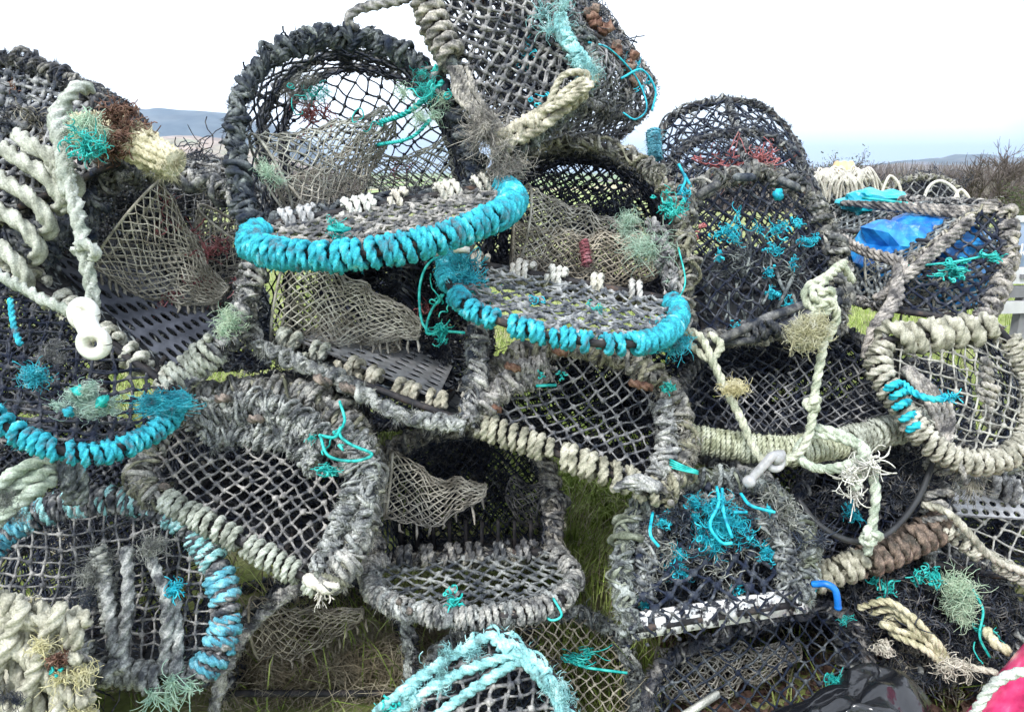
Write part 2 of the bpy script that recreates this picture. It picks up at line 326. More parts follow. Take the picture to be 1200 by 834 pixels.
def net_face(mb, outline, cell=.035, r=.0016, ang=45., m=0, mk=None, jit=.10, bulge=0., square=1.0, knot=3.0, keep=.98, shift=None, double=False):
    """a knotted net stretched over a flat outline (closed loop of points)"""
    c = outline.mean(0); U, s_, Vt = np.linalg.svd(outline-c); e1, e2, e3 = Vt[0], Vt[1], Vt[2]
    if e3 @ (CAM-c) < 0: e3 = -e3
    e1 = nrm(outline[-1]-outline[0]); e1 = nrm(e1-(e1@e3)*e3); e2 = np.cross(e3, e1)
    Q = np.stack([(outline-c)@e1, (outline-c)@e2], 1); ext = np.abs(Q).max()+cell
    k = int(ext*1.5/cell)+2; g = np.arange(-k, k+1)
    I, J = np.meshgrid(g, g, indexing='ij'); a = R(ang)
    d1 = np.array([math.cos(a), math.sin(a)]); d2 = np.array([-math.sin(a)*square, math.cos(a)*square])
    if square != 1.0: d1 = np.array([math.cos(a), math.sin(a)]); d2 = np.array([-math.cos(a), math.sin(a)])
    X = (I[..., None]*d1+J[..., None]*d2)*cell
    n_ = X.shape[0]
    wv = np.stack([np.sin(X[..., 1]*23+1)+np.sin(X[..., 0]*17+2), np.sin(X[..., 0]*21)+np.sin(X[..., 1]*19+4)], -1)*cell*.34
    X = X+wv+rng.normal(0, cell*jit, X.shape)+rng.uniform(-.5, .5, 2)*cell
    ins = inside(Q, X.reshape(-1, 2)).reshape(n_, n_)
    z = np.zeros((n_, n_))
    rad2 = (X[..., 0]/max(1e-6, np.abs(Q[:, 0]).max()))**2+(X[..., 1]/max(1e-6, np.abs(Q[:, 1]).max()))**2
    z = bulge*np.clip(1-rad2, 0, 1)+rng.normal(0, cell*jit*.6, (n_, n_))
    def W(x, zz): return c+x[:, :1]*e1+x[:, 1:]*e2+zz[:, None]*e3
    segs = []
    for di, dj in ((1, 0), (0, 1)):
        A = X[:n_-di, :n_-dj].reshape(-1, 2); Bq = X[di:, dj:].reshape(-1, 2); ia = ins[:n_-di, :n_-dj].ravel(); ib = ins[di:, dj:].ravel()
        za = z[:n_-di, :n_-dj].ravel().copy(); zb = z[di:, dj:].ravel().copy()
        sel = (ia | ib) & (rng.random(len(ia)) < keep); A, Bq, ia, ib, za, zb = A[sel], Bq[sel], ia[sel], ib[sel], za[sel], zb[sel]
        sw = ~ia; A2 = np.where(sw[:, None], Bq, A); B2 = np.where(sw[:, None], A, Bq); za, zb = np.where(sw, zb, za), np.where(sw, za, zb)
        part_ = ~(ia & ib); lo = np.zeros(len(A2)); hi = np.ones(len(A2))
        for _ in range(7):
            mid = (lo+hi)/2; ok = inside(Q, A2+(B2-A2)*mid[:, None]); lo = np.where(ok, mid, lo); hi = np.where(ok, hi, mid)
        t = np.where(part_, lo, 1.0)[:, None]; B3 = A2+(B2-A2)*t; zb = np.where(part_, za*.3, zb)
        segs.append((W(A2, za), W(B3, zb)))
    A = np.vstack([s[0] for s in segs]); Bq = np.vstack([s[1] for s in segs])
    if not len(A): return
    net_segs(mb, A, Bq, r, cell, m)
    if double: net_segs(mb, A+rng.normal(0, r*.9, A.shape), Bq+rng.normal(0, r*.9, A.shape), r*.8, cell, m)
    if knot: mb.knots(W(X[ins], z[ins]), r*knot, m if mk is None else mk)
def net_segs(mb, A, B, r, cell, m):
    mid = (A+B)/2+rng.normal(0, cell*.05, A.shape); mid[:, 2] -= cell*.03
    mb.many(np.stack([A, mid, B], 1), r*rng.uniform(.75, 1.3, len(A)), 4, m)
def net_sheet(mb, G, r=.0014, m=0, jit=.05, knot=2.0, keep=1.0, mk=None):
    """diamond net on a sampled surface G (nu, nv, 3): knots at every other sample"""
    nu, nv, _ = G.shape
    sc = np.linalg.norm(G[1:, :]-G[:-1, :], axis=-1).mean()
    G = G+rng.normal(0, sc*jit, G.shape)
    I, J = np.meshgrid(np.arange(nu), np.arange(nv), indexing='ij'); on = (I+J) % 2 == 0
    As, Bs = [], []
    for dj in (1, -1):
        i = I[:-1, :]; j = J[:-1, :]; ok = on[:-1, :] & (j+dj >= 0) & (j+dj < nv) & (rng.random(i.shape) < keep)
        i, j = i[ok], j[ok]; As.append(G[i, j]); Bs.append(G[i+1, j+dj])
    A, B = np.vstack(As), np.vstack(Bs); net_segs(mb, A, B, r, sc*1.4, m)
    if knot: mb.knots(G[on], r*knot, m if mk is None else mk)
def ruled(c1, c2, nu, nv, sag=0., belly=None):
    a, b = resample(c1, nu), resample(c2, nu); t = np.linspace(0, 1, nv)[None, :, None]
    G = a[:, None]*(1-t)+b[:, None]*t
    if sag: G[..., 2] -= sag*(4*t*(1-t))[..., 0]
    return G
def ring(c, r1, r2, ax, n=26, up=np.array([0, 0, 1.0])):
    """ellipse round c, normal ax; r1 along up-ish, r2 sideways"""
    ax = nrm(np.asarray(ax, float)); u = nrm(up-(up@ax)*ax); v = np.cross(ax, u); t = np.linspace(0, 2*PI, n)
    return c+np.cos(t)[:, None]*u*r1+np.sin(t)[:, None]*v*r2
def eye(parent, a, b, ra, rb, cell=.016, r=.0014, m='net_eye', fringe=14, sag=.02, fl=.02, flat=.6):
    """entrance funnel of small-mesh net from the wide ring at a to the narrow ring at b"""
    mb = MB(); A, B_ = P1(a), P1(b); ax = B_-A
    r1 = ring(A, ra, ra*flat, ax, 40); r2 = ring(B_, rb, rb*.75, ax, 40)
    nu = max(10, int(2*PI*(ra+rb)/2*.8/cell)*2//2*2+1); nv = max(6, int(np.linalg.norm(ax)/cell*1.3))
    G = ruled(r1, r2, nu, nv, sag); t = np.linspace(0, 1, nv); G += wobble(nv, .006, 4)[None]*np.sin(t*PI)[None, :, None]
    G[..., 2] += .012*np.sin(np.linspace(0, 9, nu))[:, None]*np.sin(t*PI)[None]; net_sheet(mb, G, r, 0, jit=.22, knot=1.6)
    mb.tube(G[:, -1], .0024, 5); mb.tube(G[:, 0], .003, 5)
    if fringe:        # loose tied ends hanging under the seam
        s_ = G[nu//2]; q = resample(s_, fringe)+rng.normal(0, .003, (fringe, 3)); q = q[1:]
        dn = np.array([0, 0, -1.0]); k = len(q); l = fl*rng.uniform(.6, 1.3, (k, 1))
        mb.many(np.stack([q, q+dn*l*.5+rng.normal(0, .002, (k, 3)), q+dn*l+rng.normal(0, .004, (k, 3))], 1), np.array([[.0022, .0036, .0014]])*np.ones((k, 1)), 5)
    mb.hairs(G.reshape(-1, 3), 500, .008, .0004)
    return mb.obj('entrance_net', m, parent)
def plate(parent, quad, nu, nv, m='sheet_black', th=.003):
    """perforated plastic floor sheet between four corner points, oval holes"""
    mb = MB(); q = [P1(t) for t in quad]
    def S_(u, v):
        u = np.asarray(u)[..., None]; v = np.asarray(v)[..., None]
        return (q[0]*(1-u)+q[1]*u)*(1-v)+(q[3]*(1-u)+q[2]*u)*v
    n = nrm(np.cross(q[1]-q[0], q[3]-q[0])); k = 8
    an = np.arange(k)*2*PI/k+PI/4/1
    ou = np.array([.5, 0, -.5, -.5, -.5, 0, .5, .5]); ov = np.array([.5, .5, .5, 0, -.5, -.5, -.5, 0])
    iu = np.cos(np.arctan2(ov, ou))*.34; iv = np.sin(np.arctan2(ov, ou))*.36
    for i in range(nu):
        for j in range(nv):
            cu, cv = (i+.5)/nu, (j+.5)/nv; off = 0
            o = S_(cu+ou/nu, cv+ov/nv); n2 = S_(cu+iu/nu, cv+iv/nv)
            V = np.vstack([o, n2, n2-n*th, o-n*th]); a = np.arange(k); b = (a+1) % k
            Q = np.vstack([np.stack([a+x*k, b+x*k, b+(x+1)*k, a+(x+1)*k], 1) for x in range(3)])
            mb.add(V, Q)
    return mb.obj('floor_sheet', m, parent, flat=True)
def knot(mb, c, size, r, m=0, tilt=None):
    """an overhand knot (trefoil) of rope"""
    t = np.linspace(0, 2*PI, 60, endpoint=True)
    p = np.stack([np.sin(t)+2*np.sin(2*t), 1.1*np.sin(3*t), np.cos(t)-2*np.cos(2*t)], 1)/3*size*1.15
    a = rng.uniform(0, 6) if tilt is None else tilt; ca, sa = math.cos(a), math.sin(a)
    p = p@np.array([[ca, 0, sa], [0, 1, 0], [-sa, 0, ca]]); mb.rope(np.asarray(c)+p, r, m=m)
def squiggle(mb, c, size, n, r, m=0, ln=None, bias=(0, 0, 0), ends=True):
    """loose twine ends curling from c"""
    for _ in range(n):
        k = 15; d = nrm(rng.normal(0, 1, 3)*np.array([1, .5, 1])+np.array(bias)); q = [np.asarray(c, float)+rng.normal(0, size*.35, 3)]; cu = rng.normal(0, .8, 3)
        for i in range(k): d = nrm(d+np.cross(cu, d)*.55+rng.normal(0, .28, 3)); q.append(q[-1]+d*size/k*1.6)
        mb.tube(step(smooth(q, 4), .003), r*.72, 5, m=m)
ALT = {'rope_grey': 'rope_mid', 'rope_dark': 'rope_grey', 'rope_mid': 'rope_moss', 'rope_beige': 'rope_mid', 'rope_aqua': 'rope_aqua'}
GRP = 'lobster pots in the heap'
def pot(label, outline, plane, back, front=None, side_cell=.04, hoop='foul', hoop_r=.018, rope_r=.007, mats=('rope_grey', 'fluff_grey'),
        base=None, side='net_black', fnet='net_grey', fcell=.036, fr=.0018, fang=45., mid=1, hair=1100, closed_back=True, scale_back=1.0, sr=.0017,
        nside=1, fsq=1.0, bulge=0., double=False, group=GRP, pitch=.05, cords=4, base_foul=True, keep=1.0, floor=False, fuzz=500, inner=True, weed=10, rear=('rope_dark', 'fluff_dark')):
    """one D-shaped lobster pot: bound front hoop on its base bar, body running back to the rear hoop, knotted netting"""
    pl = Plane(*plane); H = smooth(pl(outline), 6); cx = np.mean([o[0] for o in outline]); cy = (min(o[1] for o in outline)+max(o[1] for o in outline))/2
    c0 = pl([(cx, cy)])[0]; ax = P1(back)-c0
    low = min((H[0]+ax*.5), (H[-1]+ax*.5), key=lambda v: v[2])
    root = thing('lobster_pot', label, 'lobster pot', (H[0]+H[-1])/2+ax*.5, group)
    root['_H'] = 0
    hoops = [(c0+(H-c0)*(1+(scale_back-1)*t))+ax*t for t in ([0]+[(i+1)/(mid+1) for i in range(mid)]+[1])]
    fr_ = MB()
    for h in hoops:
        fr_.tube(step(h, .012), .007, 7); fr_.tube(resample(np.stack([h[0], h[-1]]), 6), .007, 7)
    rails = [0, .5, 1, .25, .75]
    for u in rails:
        idx = [h[int(u*(len(h)-1))] for h in hoops]; fr_.tube(step(smooth(idx, 6), .02), .0055, 6)
    # floor laths
    for u in np.linspace(.12, .88, 6):
        a = hoops[0][0]*(1-u)+hoops[0][-1]*u; b = hoops[-1][0]*(1-u)+hoops[-1][-1]*u; fr_.tube(resample(np.stack([a, b]), 4), .006, 5)
    fr_.obj('frame', 'rod', root)
    # sides
    sn = MB(); hl = length(H); al = np.linalg.norm(ax)
    nu = int(hl/side_cell*1.45); nv = int(al/side_cell*1.45)
    for k in range(nside):
        off = rng.normal(0, .006, 3)*k
        G = ruled(hoops[0], hoops[-1], nu+3*k, nv+2*k, 0)+off
        t = np.linspace(0, 1, G.shape[1]); c_ax = (c0+ax*t[:, None])[None]
        G = c_ax+(G-c_ax)*(1-.10*np.abs(np.sin(t*PI*(mid+1))))[None, :, None]
        net_sheet(sn, G, sr, 0, jit=.13, keep=keep)
    Gf = np.stack([hoops[0][0]*(1-u)+hoops[0][-1]*u for u in np.linspace(0, 1, 4)]); Gb = np.stack([hoops[-1][0]*(1-u)+hoops[-1][-1]*u for u in np.linspace(0, 1, 4)])
    net_sheet(sn, ruled(Gf, Gb, int(length(Gf)/side_cell*1.3)+2, nv), sr, 0, jit=.1)
    if closed_back: net_face(sn, hoops[-1], side_cell, sr, 45, 0)
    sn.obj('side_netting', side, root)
    if floor:  # solid black floor sheet, added to darken the inside of the pot
        fl_ = MB(); n0 = 12; a = resample(np.stack([hoops[0][0], hoops[0][-1]]), n0); b = resample(np.stack([hoops[-1][0], hoops[-1][-1]]), n0); G = ruled(a, b, n0, 12); G = G+rng.normal(0, .0015, G.shape)
        G2_ = G-UP*.004; i_ = (np.arange(n0-1)[:, None]*12+np.arange(11)).ravel(); fl_.add(G.reshape(-1, 3), np.stack([i_, i_+12, i_+13, i_+1], 1)); fl_.add(G2_.reshape(-1, 3), np.stack([i_, i_+1, i_+13, i_+12], 1)); fl_.obj('added_rubber_floor', 'plastic_black', root)
    if inner:        # dividing nets hung inside on the rods
        inn = MB(); cA = hoops[0].mean(0)
        for t_ in (.45, .8):
            Hh = c0+(H-c0)*(1+(scale_back-1)*t_)*.97+ax*t_; net_face(inn, Hh, .021, .0017, 40, 0, bulge=.03, jit=.12)
        inn.obj('dividing_net', side, root)
    if weed:  # dark weed clumps, added to deepen the dark towards the rear hoop
        wd_ = MB()
        for k in range(weed):
            t_ = rng.uniform(.5, 1); Hh = c0+(H-c0)*.8+ax*t_; q_ = Hh[rng.integers(0, len(Hh))]*.45+(Hh.mean(0))*.55+rng.normal(0, .03, 3); wd_.frizz(q_, .075, 130, .0013, 7, .5)
        wd_.obj('matted_weed', 'fluff_dark', root)
    if fuzz:         # fibres and weed caught on the meshes
        fz = MB(); pts = np.vstack([v for v in sn.v]); pts = pts[rng.integers(0, len(pts), 3000)]; fz.hairs(pts, int(fuzz*1.6), .014, .0006, None, 0)
        for k in range(fuzz//25): fz.frizz(pts[rng.integers(0, len(pts))], rng.uniform(.008, .022), 16, .0007, 6, .7, m=0)
        fz.obj('caught_weed', mats[1], root)
    # front
    if front:
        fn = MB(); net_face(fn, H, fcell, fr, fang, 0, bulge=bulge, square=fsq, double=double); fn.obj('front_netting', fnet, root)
    hm = MB(); hm.alt = 2
    if hoop == 'foul': foul(hm, H, hoop_r, rope_r, cords, pitch, 0, 1, hair)
    rm = MB(); rm.alt = 2
    foul(rm, hoops[-1], .012, .006, 3, .06, 0, 1, int(hair*.3))
    for h in hoops[1:-1]: foul(rm, h, .012, .006, 3, .05, 0, 1, int(hair*.4))
    for u in (0, 1, .5):
        idx = np.array([h[int(u*(len(h)-1))] for h in hoops]); foul(rm, smooth(idx, 6), .010, .005, 3, .06, 0, 1, int(hair*.35))
    if base_foul: foul(hm, np.stack([H[0], H[-1]]), hoop_r*.8, rope_r, 3, .05, 0, 1, hair)
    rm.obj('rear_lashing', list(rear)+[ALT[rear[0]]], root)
    hm.obj('frame_lashing', list(mats)+[ALT[mats[0]]], root)
    if hoop not in ('foul', None):
        bm_ = MB(); ms = []
        for (m_, t0, t1, rr, gp) in hoop: ms.append(m_); bind(bm_, H, .010, rr, len(ms)-1, t0, t1, gp)
        bm_.obj('hoop_binding', ms, root)
    if base:
        bm_ = MB(); ms = []
        pb = resample(np.stack([H[0], H[-1]]), 30) if len(base[0]) < 6 else smooth(pl(base[0][5]), 8)
        for b_ in base: ms.append(b_[0]); bind(bm_, pb, .011, b_[3], len(ms)-1, b_[1], b_[2], b_[4], loose=.4)
        bm_.obj('base_binding', ms, root)
    root['_w'] = root['_w']
    return root, H, hoops, pl
def flap(root, arch, plane, hinge_mats, arch_mats, cell=.03, r=.0018, nm='net_grey', rr=.008, ang=45., bulge=0., rod=.010, hr=.008, hgap=.03):
    """a D-shaped door hanging open from the pot's base: net, bound curved edge, lashings along the hinge"""
    pl = Plane(*plane); H = smooth(pl(arch), 6)
    d = MB(); net_face(d, H, cell, r, ang, 0, bulge=bulge, double=True); door = d.obj('door', nm, root)
    f_ = MB(); f_.tube(step(H, .01), .007, 7); f_.tube(resample(np.stack([H[0], H[-1]]), 6), .007, 7); f_.obj('door_frame', 'rod', door)
    b_ = MB(); ms = []
    for (m_, t0, t1, g_) in arch_mats: ms.append(m_); bind(b_, H, rod, rr, len(ms)-1, t0, t1, g_, loose=.35)
    b_.obj('door_binding', ms, door)
    if hinge_mats:
        deco(door, 'hinge_lashing', hinge_mats, lambda m_: bind(m_, resample(np.stack([H[0], H[-1]]), 30), .013, hr, 0, .04, .96, hgap, group=3, loose=.35))
    return door, H
def deco(root, name, mats, fn):
    '''extra bits on a pot; bits lying apart from each other become parts of their own'''
    mb = MB(); fn(mb)
    n = len(mb.v); lo = np.array([v.min(0) for v in mb.v])-.004; hi = np.array([v.max(0) for v in mb.v])+.004; par = list(range(n))
    def find(i):
        while par[i] != i: par[i] = par[par[i]]; i = par[i]
        return i
    for i in range(n):
        ov = np.where(((lo[i] <= hi[i+1:]) & (hi[i] >= lo[i+1:])).all(1))[0]+i+1
        for k in ov: par[find(int(k))] = find(i)
    off = np.r_[0, np.cumsum([len(v) for v in mb.v])]; groups = {}
    for i in range(n): groups.setdefault(find(i), []).append(i)
    if len(groups) == 1 or len(groups) > 60: return mb.obj(name, mats, root)
    Q = np.vstack(mb.q) if mb.q else np.zeros((0, 4), int); Qm = np.concatenate(mb.qm) if mb.q else np.zeros(0, int); T = np.vstack(mb.t) if mb.t else np.zeros((0, 3), int); Tm = np.concatenate(mb.tm) if mb.t else np.zeros(0, int)
    qc = np.searchsorted(off, Q[:, 0], 'right')-1 if len(Q) else np.zeros(0, int); tc_ = np.searchsorted(off, T[:, 0], 'right')-1 if len(T) else np.zeros(0, int); o = None
    for g in groups.values():
        m2 = MB(); mp_ = np.zeros(off[-1], int); base = 0
        for i in g: mp_[off[i]:off[i+1]] = np.arange(off[i+1]-off[i])+base; base += off[i+1]-off[i]
        m2.v = [mb.v[i] for i in g]; m2.n = base; a = np.isin(qc, g); b = np.isin(tc_, g)
        if a.any(): m2.q = [mp_[Q[a]]]; m2.qm = [Qm[a]]
        if b.any(): m2.t = [mp_[T[b]]]; m2.tm = [Tm[b]]
        o = m2.obj(name, mats, root)
    return o
# ------------------------------------------------------------------ the land
def ground():
    xs = np.unique(np.r_[-np.geomspace(3, 6000, 26)[::-1], np.linspace(-3, 3, 60), np.geomspace(3, 6000, 26)])
    ys = np.unique(np.r_[-np.geomspace(1, 300, 10)[::-1], np.linspace(-1, 8, 80), np.geomspace(8, 9000, 34)])
    X, Y = np.meshgrid(xs, ys, indexing='ij')
    Z = .025*np.sin(X*3.1+1)*np.sin(Y*2.3)+.02*np.sin(X*7.3)*np.sin(Y*6.1+2); Z = Z*np.exp(-np.hypot(X, Y)/60)
    Z = Z-np.clip(Y-6, 0, 60)*.03-np.clip(np.hypot(X, Y)-60, 0, 400)*.02      # the field falls away to the valley
    V = np.stack([X, Y, Z], -1); n, m = X.shape; a = (np.arange(n-1)[:, None]*m+np.arange(m-1)).ravel()
    mb = MB(); mb.add(V.reshape(-1, 3), np.stack([a, a+m, a+m+1, a+1], 1)); o = mb.obj('ground', 'ground'); o['kind'] = 'structure'
mg = mat('ground', [(.12, .14, .045), (.24, .28, .09), (.36, .35, .18)], 3, fine=60, bump=.6, bscale=90)
# far fields: broad patches
mt = M['ground'].node_tree; nb = mt.nodes['Principled BSDF']
g_t = mt.nodes.new('ShaderNodeTexCoord'); g_m = mt.nodes.new('ShaderNodeMapping'); g_m.inputs['Scale'].default_value = (.006, .012, 0)
g_v = mt.nodes.new('ShaderNodeTexVoronoi'); g_v.inputs['Scale'].default_value = 1.0
g_r = mt.nodes.new('ShaderNodeValToRGB'); g_r.color_ramp.interpolation = 'CONSTANT'
for i, (p_, c_) in enumerate([(0, (.12, .17, .05)), (.3, (.19, .23, .09)), (.5, (.085, .09, .055)), (.7, (.25, .22, .13)), (.85, (.10, .15, .06))]):
    e = g_r.color_ramp.elements[i] if i < 2 else g_r.color_ramp.elements.new(p_); e.position = p_; e.color = (*[min(.6, v*1.7) for v in c_], 1)
g_s = mt.nodes.new('ShaderNodeSeparateColor'); g_l = mt.nodes.new('ShaderNodeVectorMath'); g_l.operation = 'LENGTH'; g_k = mt.nodes.new('ShaderNodeMapRange'); g_k.inputs[1].default_value = 40; g_k.inputs[2].default_value = 90
g_x = mt.nodes.new('ShaderNodeMixRGB'); lk = mt.links.new
lk(g_t.outputs['Object'], g_m.inputs[0]); lk(g_m.outputs[0], g_v.inputs['Vector']); lk(g_v.outputs['Color'], g_s.inputs[0]); lk(g_s.outputs[0], g_r.inputs[0])
lk(g_t.outputs['Object'], g_l.inputs[0]); lk(g_l.outputs['Value'], g_k.inputs[0]); lk(g_k.outputs[0], g_x.inputs[0])
src = nb.inputs['Base Color'].links[0].from_socket; lk(src, g_x.inputs[1]); lk(g_r.outputs[0], g_x.inputs[2]); lk(g_x.outputs[0], nb.inputs['Base Color'])
ground()
mat('hill_far', [(.08, .10, .11), (.12, .13, .13), (.17, .15, .15)], .004, fine=.02, bump=0)
mat('hill_heath', [(.26, .19, .15), (.38, .29, .22), (.28, .28, .17)], .008, fine=.05, bump=0)
mat('scrub', [(.09, .075, .075), (.19, .16, .15), (.23, .21, .17)], .4, fine=3, bump=0)
def hill(name, y0, pts, depth, m, z0=-12.0):
    """ridge running across the view; pts are (x pixel, y pixel) of its crest at distance y0"""
    cr_ = PL([(x, y, y0) for x, y in pts]); cr_ = smooth(cr_, 10); n = len(cr_)
    cr_[:, 2] += wobble(n, y0*.0006, 4, 1)[:, 0]
    k = 14; t = np.linspace(-1, 1, k); V = []
    for a in t:
        q = cr_.copy(); q[:, 1] += a*depth; f = .5+.5*math.cos(a*PI); q[:, 2] = z0+(cr_[:, 2]-z0)*f+wobble(n, y0*.0015*(1-abs(a)), 4, 1)[:, 0]*(abs(a) > .05); V.append(q)
    V = np.stack(V, 0); a = (np.arange(k-1)[:, None]*n+np.arange(n-1)).ravel()
    mb = MB(); mb.add(V.reshape(-1, 3), np.stack([a, a+1, a+n+1, a+n], 1)); o = mb.obj(name, m); o['kind'] = 'structure'; return o
hill('hills', 2600, [(-900, 120), (-300, 108), (60, 120), (155, 126), (215, 130), (275, 135), (350, 160), (420, 205), (760, 215)], 700, 'hill_far', -14)
hill('hills', 1500, [(-900, 160), (-100, 168), (150, 166), (200, 160), (235, 160), (290, 172), (350, 192), (420, 212)], 350, 'hill_heath', -14)
hill('hills', 2000, [(760, 205), (900, 200), (1040, 192), (1075, 187), (1110, 183), (1150, 182), (1200, 187), (1300, 190), (1600, 170), (2200, 160)], 500, 'hill_far', -14)
hill('hills', 800, [(700, 214), (900, 200), (1000, 194), (1080, 193), (1200, 195), (1400, 196), (2200, 190)], 200, 'scrub', -14)
def scrub(name, y0, x0, x1, h, n, seed, m='scrub'):
    """far hedgerow thicket: one rough leafless mass"""
    mb = MB(); xs = rng.uniform(x0, x1, n); ys = y0+rng.normal(0, y0*.03, n); g = -.03*54-.02*min(400, max(0, y0-60)) if y0 > 60 else -.03*max(0, y0-6)
    hh = h*rng.uniform(.4, 1.1, n); b = np.stack([xs, ys, np.full(n, g-.2)], 1); l = rng.normal(0, .22, (n, 2))*hh[:, None]
    m1 = b+np.c_[l*.4, hh*.5]; e = b+np.c_[l, hh]
    mb.many(np.stack([b, m1, e], 1), np.array([[1.0, .7, .15]])*(h*.018), 3); o = mb.obj(name, m); o['kind'] = 'stuff'; o['label'] = 'leafless brown hedgerow across the far fields'; o['category'] = 'hedgerow'; return o
scrub('hedgerow', 60, -42, -12, 3.2, 5000, 1); scrub('hedgerow', 45, 12, 60, 2.8, 6000, 2); scrub('hedgerow', 130, 20, 160, 5.5, 5000, 3); scrub('hedgerow', 150, -110, -30, 5, 3000, 4)
mat('twig', [(.08, .065, .06), (.17, .14, .125)], 4, fine=30, bump=0)
mat('leaf_olive', [(.05, .065, .03), (.10, .12, .05)], 4, bump=0)
def tree(name, label, base, h, spread, levels=5, leaves=0, nb_=4, r0=None):
    root = thing(name, label, 'tree', base, 'bare trees beyond the field'); mb = MB(); tips = []
    r0 = r0 or h*.02
    def grow(p, d, l, r, lv):
        q = [p]; dd = d
        for _ in range(3): dd = nrm(dd+rng.normal(0, .16, 3)); q.append(q[-1]+dd*l/3)
        q = np.array(q); segs.append((q, r))
        if lv == 0: tips.append(q[-1]); return
        for k in range(nb_ if lv > 1 else nb_+1):
            u = rng.choice([1, 2, 3]); nd = nrm(dd+rng.normal(0, spread, 3)+np.array([0, 0, .18])); grow(q[u], nd, l*rng.uniform(.55, .8), r*.6, lv-1)
    segs = []; stems = 3
    for s_ in range(stems): grow(np.array(base)+rng.normal(0, h*.03, 3)*[1, 1, 0], nrm(np.array([rng.normal(0, .3), rng.normal(0, .3), 1])), h*.34, r0, levels)
    tk = [s for s in segs if s[1] > r0*.5]; tw = [s for s in segs if s[1] <= r0*.5]
    mb.many(np.array([s[0] for s in tk]), np.array([[s[1], s[1]*.9, s[1]*.75, s[1]*.6] for s in tk]), 5); mb.obj('trunk', 'twig', root)
    m2 = MB(); m2.many(np.array([s[0] for s in tw]), np.array([[s[1], s[1]*.85, s[1]*.7, s[1]*.5] for s in tw]), 3)
    if leaves:
        t_ = np.array(tips); i = rng.integers(0, len(t_), leaves); c = t_[i]+rng.normal(0, h*.03, (leaves, 3)); s1 = rng.normal(0, h*.008, (leaves, 3)); s2 = rng.normal(0, h*.008, (leaves, 3))
        m2.add(np.stack([c, c+s1, c+s1+s2, c+s2], 1).reshape(-1, 3), np.arange(leaves)[:, None]*4+np.arange(4), None, 1)
    m2.obj('crown', ['twig', 'leaf_olive'], root); return root
def gp(x, y_m):     # a point on the ground, px column x at y_m metres ahead
    g = -.03*max(0, min(60, y_m-6)); return ((x-600)/FPX*y_m*1.03, y_m, g)
tree('bare_tree', 'tall leafless tree standing at the right behind the banner', gp(1130, 15), 2.5, .42, 4, 0, 4)
tree('bare_tree', 'leafless bush with many thin twigs left of the tall bare tree', gp(1085, 17), 2.1, .5, 4, 0, 4)
tree('bare_tree', 'olive-green leafy bush at the far right edge beyond the banner', gp(1195, 12), 1.55, .5, 4, 4500, 3)
tree('bare_tree', 'small dark bushy tree on the skyline just right of the grey pot', gp(968, 19), 2.45, .4, 3, 1500, 4)
tree('bare_tree', 'low olive bush below the tall bare tree, above the banner', gp(1160, 10), 1.1, .5, 4, 3000, 3)
tree('bare_tree', 'low leafless thicket seen between the two left pots', gp(225, 22), 1.6, .55, 3, 0, 4)
# grass
mat('grass_green', [(.10, .16, .03), (.27, .36, .08), (.46, .52, .20)], 12, bump=0)
mat('grass_straw', [(.12, .10, .065), (.27, .235, .16), (.46, .42, .31)], 14, bump=0)
mat('litter', [(.035, .02, .018), (.10, .06, .05), (.20, .13, .10)], 60, bump=0)
def blades(mb, x, y, h, wd, m, lean=.5, z0=0.):
    n = len(x); b = np.stack([x, y, np.full(n, z0-.01)], 1); d = rng.normal(0, lean, (n, 2))*h[:, None]
    m1 = b+np.c_[d*.25, h*.5]; m2 = b+np.c_[d*.65, h*.85]; e = b+np.c_[d*1.15, h*rng.uniform(.7, 1.0, n)]
    a = rng.uniform(0, PI, n); s = np.stack([np.cos(a), np.sin(a), 0*a], 1)*wd
    V = np.stack([b-s, b+s, m1+s*.9, m1-s*.9, m2+s*.6, m2-s*.6, e], 1); k = np.arange(n)[:, None]*7
    mb.add(V.reshape(-1, 3), np.vstack([k+[0, 1, 2, 3], k+[3, 2, 4, 5]]), k+np.array([5, 4, 6]), m)
